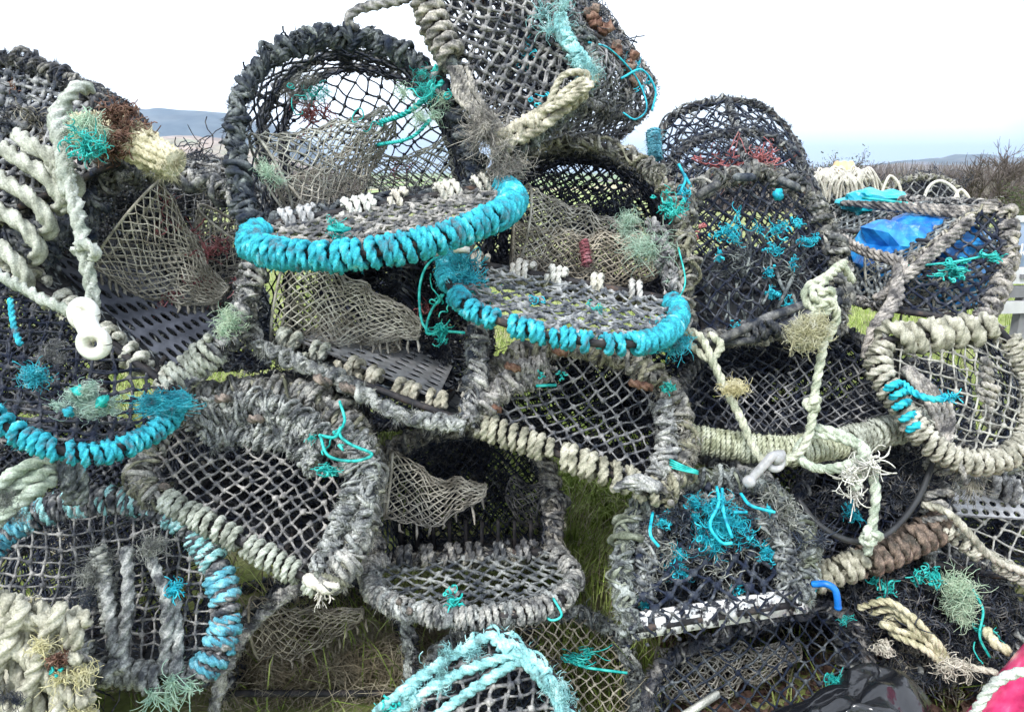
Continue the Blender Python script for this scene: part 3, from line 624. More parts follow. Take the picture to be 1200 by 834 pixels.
def grass():
    mb = MB()
    n = 42000; y = 2.2+rng.random(n)**1.7*6; x = rng.uniform(-.9, 1.1, n)*y*.9; blades(mb, x, y, rng.uniform(.05, .16, n), .0025, 0, .5)
    n = 3500; y = rng.uniform(2.2, 5, n); x = rng.uniform(-.9, 1.1, n)*y*.9; blades(mb, x, y, rng.uniform(.08, .25, n), .002, 1, .7)
    n = 2600; y = rng.uniform(1.35, 2.6, n); x = rng.uniform(-1.1, 1.2, n)*y*.8; blades(mb, x, y, rng.uniform(.05, .2, n), .0016, 1, .9)
    n = 2600; y = rng.uniform(1.3, 2.6, n); x = rng.uniform(-1.1, 1.2, n)*y*.8; blades(mb, x, y, rng.uniform(.04, .18, n), .0018, 0, .6)
    o = mb.obj('grass', ['grass_green', 'grass_straw']); o['kind'] = 'stuff'; o['label'] = 'green and dry grass growing round the pots'; o['category'] = 'grass'
    mb = MB()
    n = 5000; y = rng.uniform(2.35, 3.6, n); x = .13*y/1.72*1.0+rng.normal(0, .14, n); blades(mb, x, y, rng.uniform(.05, .16, n), .0022, 0, .4)
    # dry tangled grass at the foot, tall green tufts in the gap right of centre
    n = 3200; y = rng.uniform(1.36, 1.62, n); x = -.34+rng.normal(0, .2, n); blades(mb, x, y, rng.uniform(.04, .14, n), .0014, 1, 1.1)
    for (cx, cy, sx, nn, hh, z) in ((.13, 1.72, .05, 600, .26, .0), (.12, 2.0, .05, 350, .24, .0), (.19, 1.5, .05, 420, .25, 0), (-.28, 1.6, .1, 200, .22, 0), (.5, 1.6, .1, 150, .2, 0)):
        blades(mb, cx+rng.normal(0, sx, nn), cy+rng.normal(0, .07, nn), hh*rng.uniform(.4, 1.15, nn), .0018, 0, .32, z)
        blades(mb, cx+rng.normal(0, sx, nn//2), cy+rng.normal(0, .07, nn//2), hh*rng.uniform(.4, 1.15, nn//2), .0014, 1, .5, z)
    o = mb.obj('grass', ['grass_green', 'grass_straw']); o['kind'] = 'stuff'; o['label'] = 'long grass tufts growing up between the stacked pots'; o['category'] = 'grass'
    mb = MB(); n = 5000; y = rng.uniform(1.3, 1.9, n); x = rng.uniform(.35, 1.2, n); z = rng.uniform(0, .03, n); c = np.stack([x, y, z], 1); a = rng.normal(0, .011, (n, 3)); b = rng.normal(0, .008, (n, 3)); a[:, 2] *= .5
    mb.add(np.stack([c-a, c-b, c+a, c+b], 1).reshape(-1, 3), np.arange(n)[:, None]*4+np.arange(4)); o = mb.obj('leaf_litter', 'litter'); o['kind'] = 'stuff'; o['label'] = 'brown leaf litter on the ground at the lower right'; o['category'] = 'leaf litter'
grass()
# ------------------------------------------------------------------ the heap of pots
G2 = ('rope_grey', 'fluff_grey'); GD = ('rope_dark', 'fluff_dark'); GM = ('rope_mid', 'fluff_grey')
# A: open pot top left with turquoise-bound flap
A, HA, hA, plA = pot('open grey pot at the top left of the heap, its turquoise-bound flap hanging open below',
    [(290, 262), (277, 190), (277, 130), (300, 82), (340, 53), (385, 41), (440, 50), (490, 74), (526, 115), (546, 165), (560, 222)],
    [(290, 262, 1.38), (560, 222, 1.48), (410, 45, 1.46)], (425, 162, 1.95), floor=True, inner=False, weed=0, hoop_r=.020, rope_r=.0085, cords=5, mats=GD, side='net_black', side_cell=.030, sr=.0022)
flap(A, [(322, 262), (300, 274), (297, 288), (330, 298), (400, 300), (470, 291), (540, 271), (588, 250), (602, 232), (585, 216)], [(322, 262, 1.36), (585, 216, 1.46), (430, 300, 1.16)],
     'rope_white', [('rope_turq', 0.04, .98, 0)], cell=.022, r=.0026, rr=.0098, hr=.0085, hgap=.045, rod=.012)
eye(A, (318, 205, 1.48), (455, 140, 1.62), .085, .03, fringe=16); eye(A, (548, 188, 1.72), (430, 200, 1.72), .07, .03, fringe=8); eye(A, (345, 240, 1.50), (440, 165, 1.62), .06, .03, fringe=0)
def f(mb):
    mb.rope(smooth(PL([(440, 145, 1.6), (480, 130, 1.5), (520, 95, 1.47)]), 6), .006); mb.rope(smooth(PL([(440, 170, 1.6), (480, 162, 1.5), (505, 140, 1.47)]), 6), .004)
    mb.frizz(P(500, 100, 1.45), .03, 120); squiggle(mb, P(510, 100, 1.42), .05, 4, .002); mb.frizz(P(365, 105, 1.6), .03, 90); squiggle(mb, P(350, 110, 1.6), .04, 3, .0016); mb.frizz(P(395, 270, 1.2), .018, 60); mb.blob(P(395, 268, 1.2), .011, sq=(1.6, 1, .6)); squiggle(mb, P(410, 140, 1.55), .05, 2, .002)
deco(A, 'twine_scraps', 'twine_teal', f)
deco(A, 'red_netting', 'net_red', lambda mb: (mb.frizz(P(375, 140, 1.75), .05, 60, .0014, curl=.3), mb.frizz(P(470, 195, 1.7), .02, 20, .0012)))
deco(A, 'weed', ['fluff_grey', 'fluff_mint'], lambda mb: (mb.frizz(P(350, 100, 1.65), .05, 260), mb.frizz(P(505, 120, 1.46), .035, 200, m=1), mb.frizz(P(315, 205, 1.4), .03, 120, m=1)))
# B: top pot standing tilted at the top right of centre
B, HB, hB, plB = pot('big tilted pot on the very top of the heap, pale rope along its lower edge',
    [(484, -60), (512, 20), (534, 84), (590, 172), (650, 140), (692, 96), (690, 55), (655, 10), (620, -40), (560, -80)],
    [(500, 0, 1.48), (590, 172, 1.44), (690, 60, 1.52)], (694, 82, 1.98), front=True, weed=7, nside=2, fcell=.022, fr=.0028, fnet='net_grey', side='net_grey', scale_back=1.0, rear=G2, hoop_r=.015, mats=G2, side_cell=.034, sr=.0026, bulge=.02, double=True, base_foul=False)
def f(mb):
    bind(mb, smooth(PL([(484, -60, 1.46), (505, 20, 1.46), (535, 80, 1.44)]), 8), .013, .0135, 0, loose=.2)
    for k in range(9):
        mb.rope(smooth(PL([(532+rng.normal(0, 5), 78, 1.43), (550+rng.normal(0, 8), 115, 1.42), (575+rng.normal(0, 8), 150, 1.42), (590+rng.normal(0, 6), 185, 1.42)]), 8), .006)
    bind(mb, PL([(585, 168, 1.42), (635, 140, 1.43), (690, 98, 1.46)]), .010, .009, 1, .1, .98, .03, loose=1.0)
    mb.rope(smooth(PL([(585, 160, 1.41), (635, 132, 1.42), (695, 90, 1.45)]), 8), .012, m=1); mb.rope(smooth(PL([(582, 172, 1.41), (640, 146, 1.42), (700, 88, 1.45)]), 8), .010, m=1)
    for k in range(5): mb.rope(smooth(PL([(640, 130, 1.4), (660+k*8, 100+rng.normal(0, 6), 1.4), (685+rng.normal(0, 6), 90+k*3, 1.41), (668, 122, 1.42)]), 8), .007, m=1)
    mb.frizz(P(565, 150, 1.42), .05, 500, .0007, curl=.3, bias=(.3, 0, -.8)); mb.frizz(P(590, 185, 1.42), .045, 400, .0007, curl=.3, bias=(0, 0, -1))
fn_ = MB(); net_face(fn_, HB+FWD*.02, .017, .0019, 20, 0, bulge=.02, jit=.25, keep=.8); fn_.obj('torn_netting', 'net_black', B)
deco(B, 'edge_binding', ['rope_mid', 'rope_beige'], f)
def f(mb):
    for k in range(4): mb.rope(smooth(PL([(652+k*3, 15, 1.47), (655+k*5, 45, 1.45), (680+k*3, 70, 1.44), (688+rng.normal(0, 4), 95, 1.43)]), 6), .006)
    bind(mb, PL([(655, 32, 1.46), (690, 90, 1.44)]), .008, .006, 0, .2, 1, .012); mb.frizz(P(655, 25, 1.46), .04, 160, .0008, curl=.25, bias=(-.4, 0, 1)); mb.frizz(P(688, 80, 1.43), .03, 200)
    bind(mb, PL([(765, 154, 1.77), (768, 190, 1.74)]), .010, .005, 1); mb.frizz(P(770, 170, 1.7), .03, 120, m=1)
deco(B, 'turquoise_binding', ['rope_aqua', 'rope_blue'], f)
def f(mb):
    mb.tube(smooth(PL([(690, 50, 1.5), (715, 58, 1.6), (745, 90, 1.66), (758, 125, 1.66), (745, 140, 1.66), (730, 132, 1.66)]), 8), .0022, 5)
    mb.tube(smooth(PL([(728, 92, 1.62), (752, 82, 1.66), (768, 105, 1.68), (764, 130, 1.68)]), 8), .0026, 5); squiggle(mb, P(635, 115, 1.42), .03, 4, .0018); squiggle(mb, P(752, 100, 1.7), .03, 4, .0016)
    mb.frizz(P(740, 75, 1.75), .03, 60, .0011, curl=.6); mb.frizz(P(620, 60, 1.5), .03, 40, .001)
deco(B, 'twine_scraps', 'twine_blue', f)
deco(B, 'rusty_netting', ['rust', 'pinkish'], lambda mb: [mb.blob(P(x+rng.normal(0, 5), y+rng.normal(0, 5), 1.72), .012, rng.integers(0, 2)) for x, y in ((700, 25), (712, 38), (722, 60), (738, 72), (742, 95), (690, 15), (560, 5), (595, 18)) for _ in range(3)])
# C: open pot centre, turquoise flap
Cc, HC, hC, plC = pot('open dark pot under the big tilted one, sparse turquoise turns round its hanging flap',
    [(548, 318), (552, 262), (578, 202), (640, 168), (700, 170), (760, 196), (790, 240), (804, 300), (800, 368)],
    [(548, 318, 1.56), (800, 368, 1.46), (670, 168, 1.62)], (690, 262, 2.12), floor=True, weed=4, nside=1, hoop_r=.019, side_cell=.024, sr=.003, mats=GM, rope_r=.0075)
flap(Cc, [(545, 306), (527, 304), (523, 325), (545, 358), (590, 378), (650, 394), (710, 403), (760, 400), (788, 384), (795, 364), (782, 350)], [(545, 306, 1.50), (782, 350, 1.45), (660, 396, 1.22)],
     'rope_white', [('rope_turq', 0, .22, 0), ('rope_turq', .26, .66, .018), ('rope_turq', .68, 1, 0)], cell=.024, r=.0026, rr=.0088, hr=.008, hgap=.04, rod=.007)
eye(Cc, (612, 262, 1.62), (742, 282, 1.72), .085, .045, fringe=14, cell=.013, flat=.5); eye(Cc, (600, 290, 1.64), (770, 300, 1.66), .06, .05, fringe=0, cell=.012)
def f(mb):
    mb.frizz(P(545, 325, 1.40), .035, 420, .0009, curl=.3, bias=(.2, -.3, -.8)); mb.frizz(P(532, 310, 1.44), .03, 200, .0009, curl=.3); mb.frizz(P(785, 395, 1.33), .03, 260, .0008, curl=.35, bias=(0, 0, -1)); squiggle(mb, P(625, 350, 1.35), .03, 6, .0016)
deco(Cc, 'frayed_rope', 'rope_turq', f)
def f(mb):
    mb.tube(smooth(PL([(535, 298, 1.5), (505, 306, 1.46), (492, 335, 1.44), (494, 375, 1.43), (505, 390, 1.43)]), 8), .0028, 6); mb.tube(smooth(PL([(520, 345, 1.43), (505, 365, 1.42), (500, 390, 1.42), (520, 388, 1.42), (545, 390, 1.42)]), 8), .0028, 6)
    mb.frizz(P(520, 388, 1.42), .022, 120, .001, bias=(1, 0, 0)); squiggle(mb, P(505, 350, 1.42), .05, 4, .002)
    for (x, y) in ((780, 240), (790, 245)): mb.frizz(P(x, y, 1.5), .02, 60, .001); squiggle(mb, P(x, y, 1.5), .03, 4, .0024)
    mb.frizz(P(690, 360, 1.32), .010, 60); mb.tube(smooth(PL([(795, 290, 1.45), (803, 330, 1.43), (792, 355, 1.42)]), 6), .0018, 5)
deco(Cc, 'teal_twine', 'twine_teal', f)
deco(Cc, 'weed', ['fluff_mint', 'rope_mid', 'net_red'], lambda mb: (mb.frizz(P(762, 290, 1.47), .045, 420, .0007), mb.frizz(P(735, 262, 1.5), .03, 220), foul(mb, smooth(PL([(765, 260, 1.47), (780, 300, 1.46), (790, 345, 1.46)]), 6), .018, .008, 4, .05, 1, 0, 300), bind(mb, PL([(684, 282, 1.6), (688, 312, 1.58)]), .004, .0045, 2)))
# D: dark fouled pot, upper right
D, HD, hD, plD = pot('tall dark pot at the upper right, its end net matted with weed and turquoise scraps',
    [(806, 398), (795, 330), (797, 265), (815, 225), (858, 206), (905, 205), (945, 228), (970, 270), (986, 320), (980, 388)],
    [(806, 398, 1.52), (980, 388, 1.55), (880, 205, 1.60)], (856, 212, 1.98), scale_back=1.24, front=True, fcell=.024, fr=.0020, fnet='net_black', side_cell=.030, sr=.0024, floor=True, weed=0, hoop_r=.022, rope_r=.0085, mats=G2, double=True, nside=1, hair=1800)
def f(mb):
    for k in range(46):
        x, y = rng.uniform(825, 955), rng.uniform(262, 365); d = 1.53+rng.uniform(0, .12); dx = rng.normal(0, 14)
        mb.tube(smooth(PL([(x, y, d), (x+dx*.3+rng.normal(0, 4), y+18, d+rng.normal(0, .01)), (x+dx, y+rng.uniform(25, 55), d+rng.normal(0, .01))]), 5), rng.uniform(.002, .0045), 5)
    mb.frizz(P(862, 315, 1.57), .055, 130, .0011, curl=.35); mb.frizz(P(922, 320, 1.57), .055, 130, .0011, curl=.35)
deco(D, 'matted_weed', 'rope_grey', f)
def f(mb):
    for (x, y, s) in ((845, 272, .02), (862, 276, .022), (918, 270, .026), (935, 262, .014), (905, 292, .014), (955, 280, .01), (900, 318, .014), (930, 310, .012), (905, 345, .016), (866, 382, .014), (925, 355, .012), (945, 285, .012), (845, 300, .01)):
        mb.frizz(P(x, y, 1.53), s, 60, .0009); squiggle(mb, P(x, y, 1.53), s*1.3, 3, .0017)
    for (x, y) in ((795, 210), (802, 222)): mb.tube(smooth(PL([(x, y-18, 1.58), (x+8, y, 1.58), (x+2, y+15, 1.58)]), 6), .003, 5)
    mb.blob(P(912, 228, 1.56), .012, seg=7); mb.blob(P(798, 238, 1.56), .013); mb.frizz(P(800, 225, 1.56), .02, 50, .0009)
deco(D, 'turquoise_scraps', 'twine_blue', f)
deco(D, 'red_entrance_net', 'net_red', lambda mb: (net_sheet(mb, ruled(ring(P(862, 186, 1.72), .055, .10, [0, -.3, 1]), ring(P(858, 200, 1.78), .015, .035, [0, -.3, 1]), 41, 9), .0016, 0, .12), mb.frizz(P(865, 190, 1.7), .06, 120, .0011, curl=.3), squiggle(mb, P(822, 268, 1.5), .03, 3, .002)))
def f(mb):
    for x, y, a in ((830, 222, .5), (872, 208, 0), (925, 216, -.35)):
        c = P(x, y, 1.55); mb.tube([c+np.array([-.024, 0, -a*.03]), c+np.array([-.017, 0, -a*.02]), c+np.array([.017, 0, a*.02]), c+np.array([.024, 0, a*.03])], [.004, .009, .009, .004], 7)
    bind(mb, PL([(816, 395, 1.50), (900, 385, 1.46), (985, 330, 1.46)]), .012, .008, 0, .3, .5, .02); mb.tube(PL([(845, 398, 1.45), (900, 372, 1.46), (985, 342, 1.48)]), .010, 8); mb.tube(PL([(812, 404, 1.48), (880, 398, 1.46), (985, 352, 1.47)]), .009, 8); mb.tube(PL([(938, 184, 1.6), (930, 172, 1.6)]), .004, 5); mb.tube(PL([(930, 188, 1.6), (924, 178, 1.6)]), .004, 5)
deco(D, 'rubber_hose', 'rope_dark', f)
# E: dark pot top left corner
E, HE, hE, plE = pot('dark matted pot cut off by the top left edge, beside the lichened bar end',
    [(-170, 330), (-165, 220), (-125, 130), (-60, 88), (0, 70), (45, 78), (84, 98), (112, 118), (132, 142), (140, 190)],
    [(-170, 330, 1.30), (140, 190, 1.42), (0, 72, 1.45)], (75, 190, 1.9), front=True, fcell=.020, fr=.0034, fnet='net_grey', side_cell=.024, sr=.003, weed=0, hoop_r=.02, mats=GD, double=True, base_foul=False, hair=2600)
deco(E, 'matted_weed', ['fluff_dark', 'fluff_grey', 'rust'], lambda mb: ([mb.frizz(P(rng.uniform(-20, 60), rng.uniform(135, 200), 1.44), .04, 110, .0011, curl=.7, m=int(rng.random() < .5)) for _ in range(10)], mb.frizz(P(12, 105, 1.42), .012, 40, m=2)))
# F: left pot with white floor sheet
F_, HF, hF, plF = pot('open pot at the left with an oval-holed black floor sheet, white shackle hanging in front',
    [(8, 306), (22, 250), (60, 222), (120, 210), (200, 206), (262, 222), (292, 262), (296, 330), (262, 400), (205, 458)],
    [(8, 306, 1.42), (205, 458, 1.36), (200, 206, 1.50)], (228, 275, 2.0), floor=True, rear=G2, hoop_r=.020, rope_r=.0085, side_cell=.026, sr=.0024, mats=G2, side='net_grey', cords=5,
    base=[('rope_beige', .02, 1, .0105, .022)], base_foul=False)
plate(F_, [(52, 300, 1.52), (190, 322, 1.62), (268, 385, 1.56), (200, 432, 1.44)], 9, 7)
eye(F_, (150, 262, 1.50), (262, 345, 1.56), .115, .02, cell=.013, fringe=18, flat=.5, fl=.03); eye(F_, (272, 268, 1.62), (225, 340, 1.66), .085, .02, cell=.013, fringe=0)
door, _h = flap(F_, [(2, 318), (-40, 380), (-40, 450), (-10, 485), (15, 505), (60, 525), (110, 532), (160, 517), (198, 492), (212, 462)], [(2, 318, 1.40), (212, 460, 1.34), (60, 528, 1.14)],
     None, [('rope_turq', .32, .47, .02), ('rope_turq', .50, .67, .006), ('rope_turq', .68, 1.0, 0)], cell=.026, r=.0024, nm='net_black', rr=.0085, rod=.007)
def f(mb):
    bind(mb, smooth(PL([(195, 452, 1.36), (225, 430, 1.38), (262, 402, 1.38)]), 8), .018, .009, 0, loose=.3)
deco(F_, 'corner_binding', 'rope_beige', f)
def f(mb):
    mb.frizz(P(103, 470, 1.17), .028, 900, .0006, j=9, curl=.8, m=0, flat=(1.3, .7, .8)); mb.frizz(P(195, 474, 1.26), .026, 900, .0008, j=8, curl=.25, m=1, bias=(-.9, 0, .35), flat=(1.5, .6, .6)); mb.frizz(P(40, 440, 1.2), .022, 300, .0008, curl=.6, m=1); mb.frizz(P(60, 412, 1.25), .02, 200, m=2)
    mb.rope(smooth(PL([(12, 350, 1.3), (16, 380, 1.28), (24, 404, 1.26)]), 6), .0055, m=1); mb.frizz(P(268, 376, 1.37), .03, 300, m=0); mb.blob(P(92, 458, 1.16), .009, 3); mb.blob(P(120, 470, 1.16), .009, 3); mb.blob(P(80, 482, 1.16), .008, 1)
deco(F_, 'frayed_tufts', ['fluff_mint', 'rope_turq', 'fluff_grey', 'twine_teal'], f)
deco(F_, 'red_scraps', 'net_red', lambda mb: [mb.frizz(P(x, y, 1.55), .03, 40, .0012, curl=.4) for x, y in ((200, 270), (240, 300), (250, 330), (200, 355), (255, 290))])
# G: centre-left pot with floor sheet
Gq, HG, hG, plG = pot('sagging pot under the turquoise-edged flap, holed white-grey floor sheet inside it',
    [(297, 402), (286, 345), (300, 296), (360, 270), (440, 266), (520, 300), (556, 360), (562, 430), (548, 495)],
    [(297, 402, 1.46), (548, 495, 1.36), (440, 266, 1.55)], (480, 372, 2.05), floor=True, base_foul=False, hoop_r=.018, side_cell=.034, sr=.0018, mats=G2, cords=4, hair=1500)
plate(Gq, [(345, 398, 1.50), (425, 380, 1.76), (530, 430, 1.66), (512, 468, 1.40)], 8, 7, 'plastic_grey')
eye(Gq, (330, 350, 1.52), (492, 386, 1.55), .10, .02, cell=.012, fringe=16, sag=-.01, flat=.6, fl=.028); eye(Gq, (560, 370, 1.72), (470, 372, 1.8), .09, .03, cell=.018, fringe=0, m='net_grey'); eye(Gq, (345, 380, 1.6), (470, 400, 1.6), .06, .02, cell=.014, fringe=0)
deco(Gq, 'floor_lashing', 'rope_beige', lambda mb: bind(mb, smooth(PL([(325, 392, 1.50), (400, 424, 1.47), (470, 456, 1.43), (525, 474, 1.40)]), 8), .009, .0095, 0, gap=.028, group=2.5, loose=.5))
def f(mb):
    foul(mb, smooth(PL([(300, 404, 1.43), (400, 446, 1.40), (470, 486, 1.36), (542, 498, 1.34)]), 8), .013, .0085, 5, .05, 0, 1, 1800)
    foul(mb, smooth(PL([(554, 385, 1.44), (556, 440, 1.41), (546, 488, 1.38)]), 6), .014, .008, 4, .05, 3, 1, 900)
    for x, y in ((378, 446), (408, 455)): mb.rope(PL([(x-9, y-5, 1.38), (x, y, 1.37), (x+10, y+5, 1.38)]), .009, m=2)
deco(Gq, 'braided_edge', ['rope_mid', 'fluff_grey', 'pinkish', 'rope_dark'], f)
deco(Gq, 'torn_netting', ['net_black', 'net_red'], lambda mb: (foul(mb, smooth(PL([(470, 300, 1.6), (480, 340, 1.6), (475, 400, 1.62)]), 6), .03, .004, 6, .09, 0, 0, 900, .03), [mb.frizz(P(rng.uniform(470, 540), rng.uniform(310, 420), 1.65), .05, 60, .0012, curl=.4) for _ in range(6)], mb.frizz(P(500, 360, 1.6), .03, 30, .0015, m=1)))
# H: closed grey D end with pale rope turns along the base
H_, HH, hH, plH = pot('closed grey pot left of centre, pale rope turns on its slanting base, mint twine above',
    [(188, 582), (166, 574), (166, 538), (198, 490), (255, 460), (325, 456), (380, 470), (420, 508), (436, 560), (425, 622), (384, 692)],
    [(188, 582, 1.34), (384, 692, 1.28), (300, 456, 1.44)], (345, 520, 1.95), front=True, fcell=.0215, fr=.0024, fnet='net_grey', fang=-16, floor=True, hoop_r=.026, rope_r=.0085, mats=GM, cords=6, hair=2200, base_foul=False,
    base=[('rope_beige', .02, .96, .0085, .008)], side_cell=.026, sr=.0024)
def f(mb):
    for o in range(4): foul(mb, smooth(PL([(210+o*12, 478+o*14, 1.38), (270, 470+o*14, 1.40), (330+o*4, 476+o*16, 1.39), (385-o*6, 510+o*12, 1.36)]), 8), .018, .006, 5, .035, 0, 1, 900)
    for o in range(2): foul(mb, smooth(PL([(400+o*22, 500+o*10, 1.36), (415+o*18, 560, 1.33), (395+o*26, 620, 1.31), (372+o*20, 668, 1.29)]), 8), .018, .0075, 5, .04, 0, 1, 900)
    for x, y in ((262, 466), (300, 490), (395, 530), (190, 570), (385, 672)): mb.rope(PL([(x-8, y+1, 1.34), (x, y, 1.33), (x+9, y+2, 1.34)]), .008, m=2)
deco(H_, 'braided_edge', ['rope_mid', 'fluff_grey', 'pinkish'], f)
def f(mb):
    mb.tube(smooth(PL([(398, 470, 1.34), (404, 492, 1.32), (398, 508, 1.30), (410, 520, 1.29), (436, 532, 1.29), (415, 540, 1.29), (385, 534, 1.29), (375, 510, 1.30)]), 8), .0028, 6); mb.tube(smooth(PL([(374, 510, 1.31), (392, 512, 1.3), (400, 500, 1.3)]), 8), .0032, 6)
    squiggle(mb, P(398, 505, 1.3), .03, 3, .0022); mb.frizz(P(385, 552, 1.31), .016, 80, .0012, flat=(1.6, 1, .5)); mb.frizz(P(365, 512, 1.31), .01, 40)
deco(H_, 'mint_twine', 'twine_teal', f)
deco(H_, 'frayed_corner', 'rope_white', lambda mb: (mb.frizz(P(378, 694, 1.27), .022, 60, .0012, curl=.2, bias=(-.2, 0, -1.5)), mb.rope(PL([(356, 676, 1.27), (380, 688, 1.265), (398, 684, 1.27)]), .012)))
# I: closed grey D end centre right
I_, HI, hI, plI = pot('closed grey-brown pot right of centre, a thick row of pale rope turns along its underside',
    [(560, 496), (554, 474), (588, 428), (645, 408), (715, 416), (772, 446), (800, 492), (802, 545), (776, 578)],
    [(560, 496, 1.40), (776, 578, 1.34), (690, 410, 1.46)], (690, 478, 1.98), front=True, fcell=.0245, fr=.0022, fnet='net_grey', fang=52, floor=True, hoop_r=.022, rope_r=.008, mats=GM, cords=5, hair=2200, base_foul=False, side_cell=.03, sr=.002, bulge=-.02,
    base=[('rope_beige', .0, .45, .0100, 0), ('rope_beige', .46, 1, .0105, .006)])
def f(mb):
    for o in range(2): foul(mb, smooth(PL([(566, 480-o*8, 1.38), (600, 440+o*12, 1.40), (640, 425+o*14, 1.42)]), 8), .02, .007, 5, .04, 0, 1, 1200)
    foul(mb, smooth(PL([(775, 470, 1.40), (782, 520, 1.37), (768, 560, 1.35)]), 8), .022, .007, 5, .04, 0, 1, 1400)
    for x, y in ((745, 450), (755, 452), (578, 478), (600, 430), (655, 412)): mb.rope(PL([(x-7, y-3, 1.38), (x, y, 1.37), (x+9, y+3, 1.38)]), .008, m=2)
    for k in range(5): mb.rope(smooth(PL([(720+k*8, 575+rng.normal(0, 4), 1.32), (745+k*4, 560+k*3, 1.31), (775, 570+k, 1.33)]), 6), .0085, m=3)
deco(I_, 'braided_edge', ['rope_mid', 'fluff_grey', 'rust', 'rope_mid'], f)
def f(mb):
    mb.tube(PL([(628, 452, 1.39), (652, 451, 1.39)]), .003, 5); squiggle(mb, P(635, 438, 1.4), .016, 4, .0024); squiggle(mb, P(657, 440, 1.4), .014, 4, .0024); mb.frizz(P(786, 457, 1.37), .014, 60, .0014)
    for k in range(4): mb.tube(smooth(PL([(785, 538+k*3, 1.34), (800, 545+k*2, 1.32), (818, 552+k, 1.33)]), 5), .0018, 5)
deco(I_, 'teal_twine', 'twine_teal', f)
# J: bottom left D end, blue-grey turns
J, HJ, hJ, plJ = pot('rounded pot at the lower left with faded blue and grey turns round its hoop',
    [(-30, 770), (-40, 700), (-8, 640), (45, 602), (125, 586), (195, 598), (240, 640), (264, 700), (258, 755), (228, 798)],
    [(-30, 770, 1.26), (228, 798, 1.26), (125, 586, 1.36)], (160, 655, 1.9), front=True, fcell=.0235, fr=.0021, fnet='net_grey', fang=12, floor=True, hoop_r=.010, rope_r=.0055, mats=GM, hair=700, side_cell=.028, base_foul=False, cords=3,
    base=[('rope_mid', .2, 1, .0095, .012)])
def f(mb):
    bind(mb, HJ, .011, .0095, 0, .16, .34, 0); bind(mb, HJ, .014, .0095, 1, .30, .64, .016, group=1.6, squeeze=1.05); bind(mb, HJ, .013, .009, 2, .30, .64, 0); bind(mb, HJ, .013, .0095, 3, .62, .76, .010, group=3); bind(mb, HJ, .013, .0098, 0, .78, 1, .014, group=3); bind(mb, HJ, .012, .0085, 2, .62, 1, 0); bind(mb, HJ, .011, .009, 2, .2, 1, .03, group=1.2)
deco(J, 'hoop_binding', ['rope_blue', 'rope_aqua', 'rope_grey', 'rope_aqua'], f)
def f(mb):
    for xs in ((118, 640, 126, 700, 135, 770), (148, 640, 150, 700, 140, 790), (175, 650, 196, 710, 190, 790), (205, 700, 208, 750, 205, 800)):
        mb.rope(smooth(PL([(xs[0], xs[1], 1.29), (xs[2], xs[3], 1.26), (xs[4], xs[5], 1.24)]), 8), .011, rough=.12)
    bind(mb, smooth(PL([(55, 735, 1.26), (100, 765, 1.25), (160, 795, 1.24), (205, 795, 1.24)]), 8), .010, .010, 0, gap=.02); bind(mb, smooth(PL([(115, 642, 1.28), (126, 700, 1.27), (130, 740, 1.26)]), 6), .006, .006, 1)
    mb.frizz(P(108, 660, 1.27), .035, 350, m=1); mb.frizz(P(180, 640, 1.28), .03, 200, m=1); mb.frizz(P(100, 700, 1.28), .04, 100, m=2); mb.frizz(P(205, 690, 1.27), .02, 80, .001, m=3); mb.frizz(P(202, 800, 1.24), .03, 300, .0009, curl=.2, bias=(0, 0, -2), m=4)
deco(J, 'rope_straps', ['rope_mid', 'fluff_grey', 'fluff_dark', 'twine_blue', 'fluff_mint'], f)
# K: pot with turquoise fluff and peeling white board
K, HK, hK, plK = pot('round-topped pot smothered in bright turquoise twine, peeling white board at its foot',
    [(742, 738), (728, 690), (734, 625), (758, 585), (815, 562), (878, 566), (928, 602), (950, 650), (938, 706)],
    [(742, 738, 1.30), (938, 706, 1.34), (830, 562, 1.42)], (838, 625, 1.92), front=True, fcell=.030, fr=.0034, fnet='net_black', floor=True, hoop_r=.019, rope_r=.007, mats=GM, cords=6, hair=3200, base_foul=False, side_cell=.028, sr=.0026)
def f(mb):
    a, b = P(738, 730, 1.30), P(944, 698, 1.34); dn = P(740, 752, 1.30)-P(738, 722, 1.30)
    n = 10; ax = nrm(b-a)
    for i in range(n):
        u = (i+.5)/n; c = a*(1-u)+b*u+dn*.25; h = np.linalg.norm(b-a)/n*.44
        mb.box(c+rng.normal(0, .003, 3), (h*rng.uniform(.6, 1.05), .005, rng.uniform(.013, .021)), np.stack([ax, nrm(np.cross(nrm(dn), ax)), nrm(dn)]))
    mb.box(a*.5+b*.5+dn*.25+FWD*.014, (np.linalg.norm(b-a)*.5, .004, .023), np.stack([ax, nrm(np.cross(nrm(dn), ax)), nrm(dn)]))
deco(K, 'peeling_board', 'paint_peel', f)
deco(K, 'foot_net', 'net_black', lambda mb: net_sheet(mb, ruled(PL([(736, 716, 1.285), (840, 704, 1.30), (946, 686, 1.325)]), PL([(738, 756, 1.285), (840, 744, 1.30), (946, 722, 1.33)]), 23, 5), .0022, 0, .2, keep=.6))
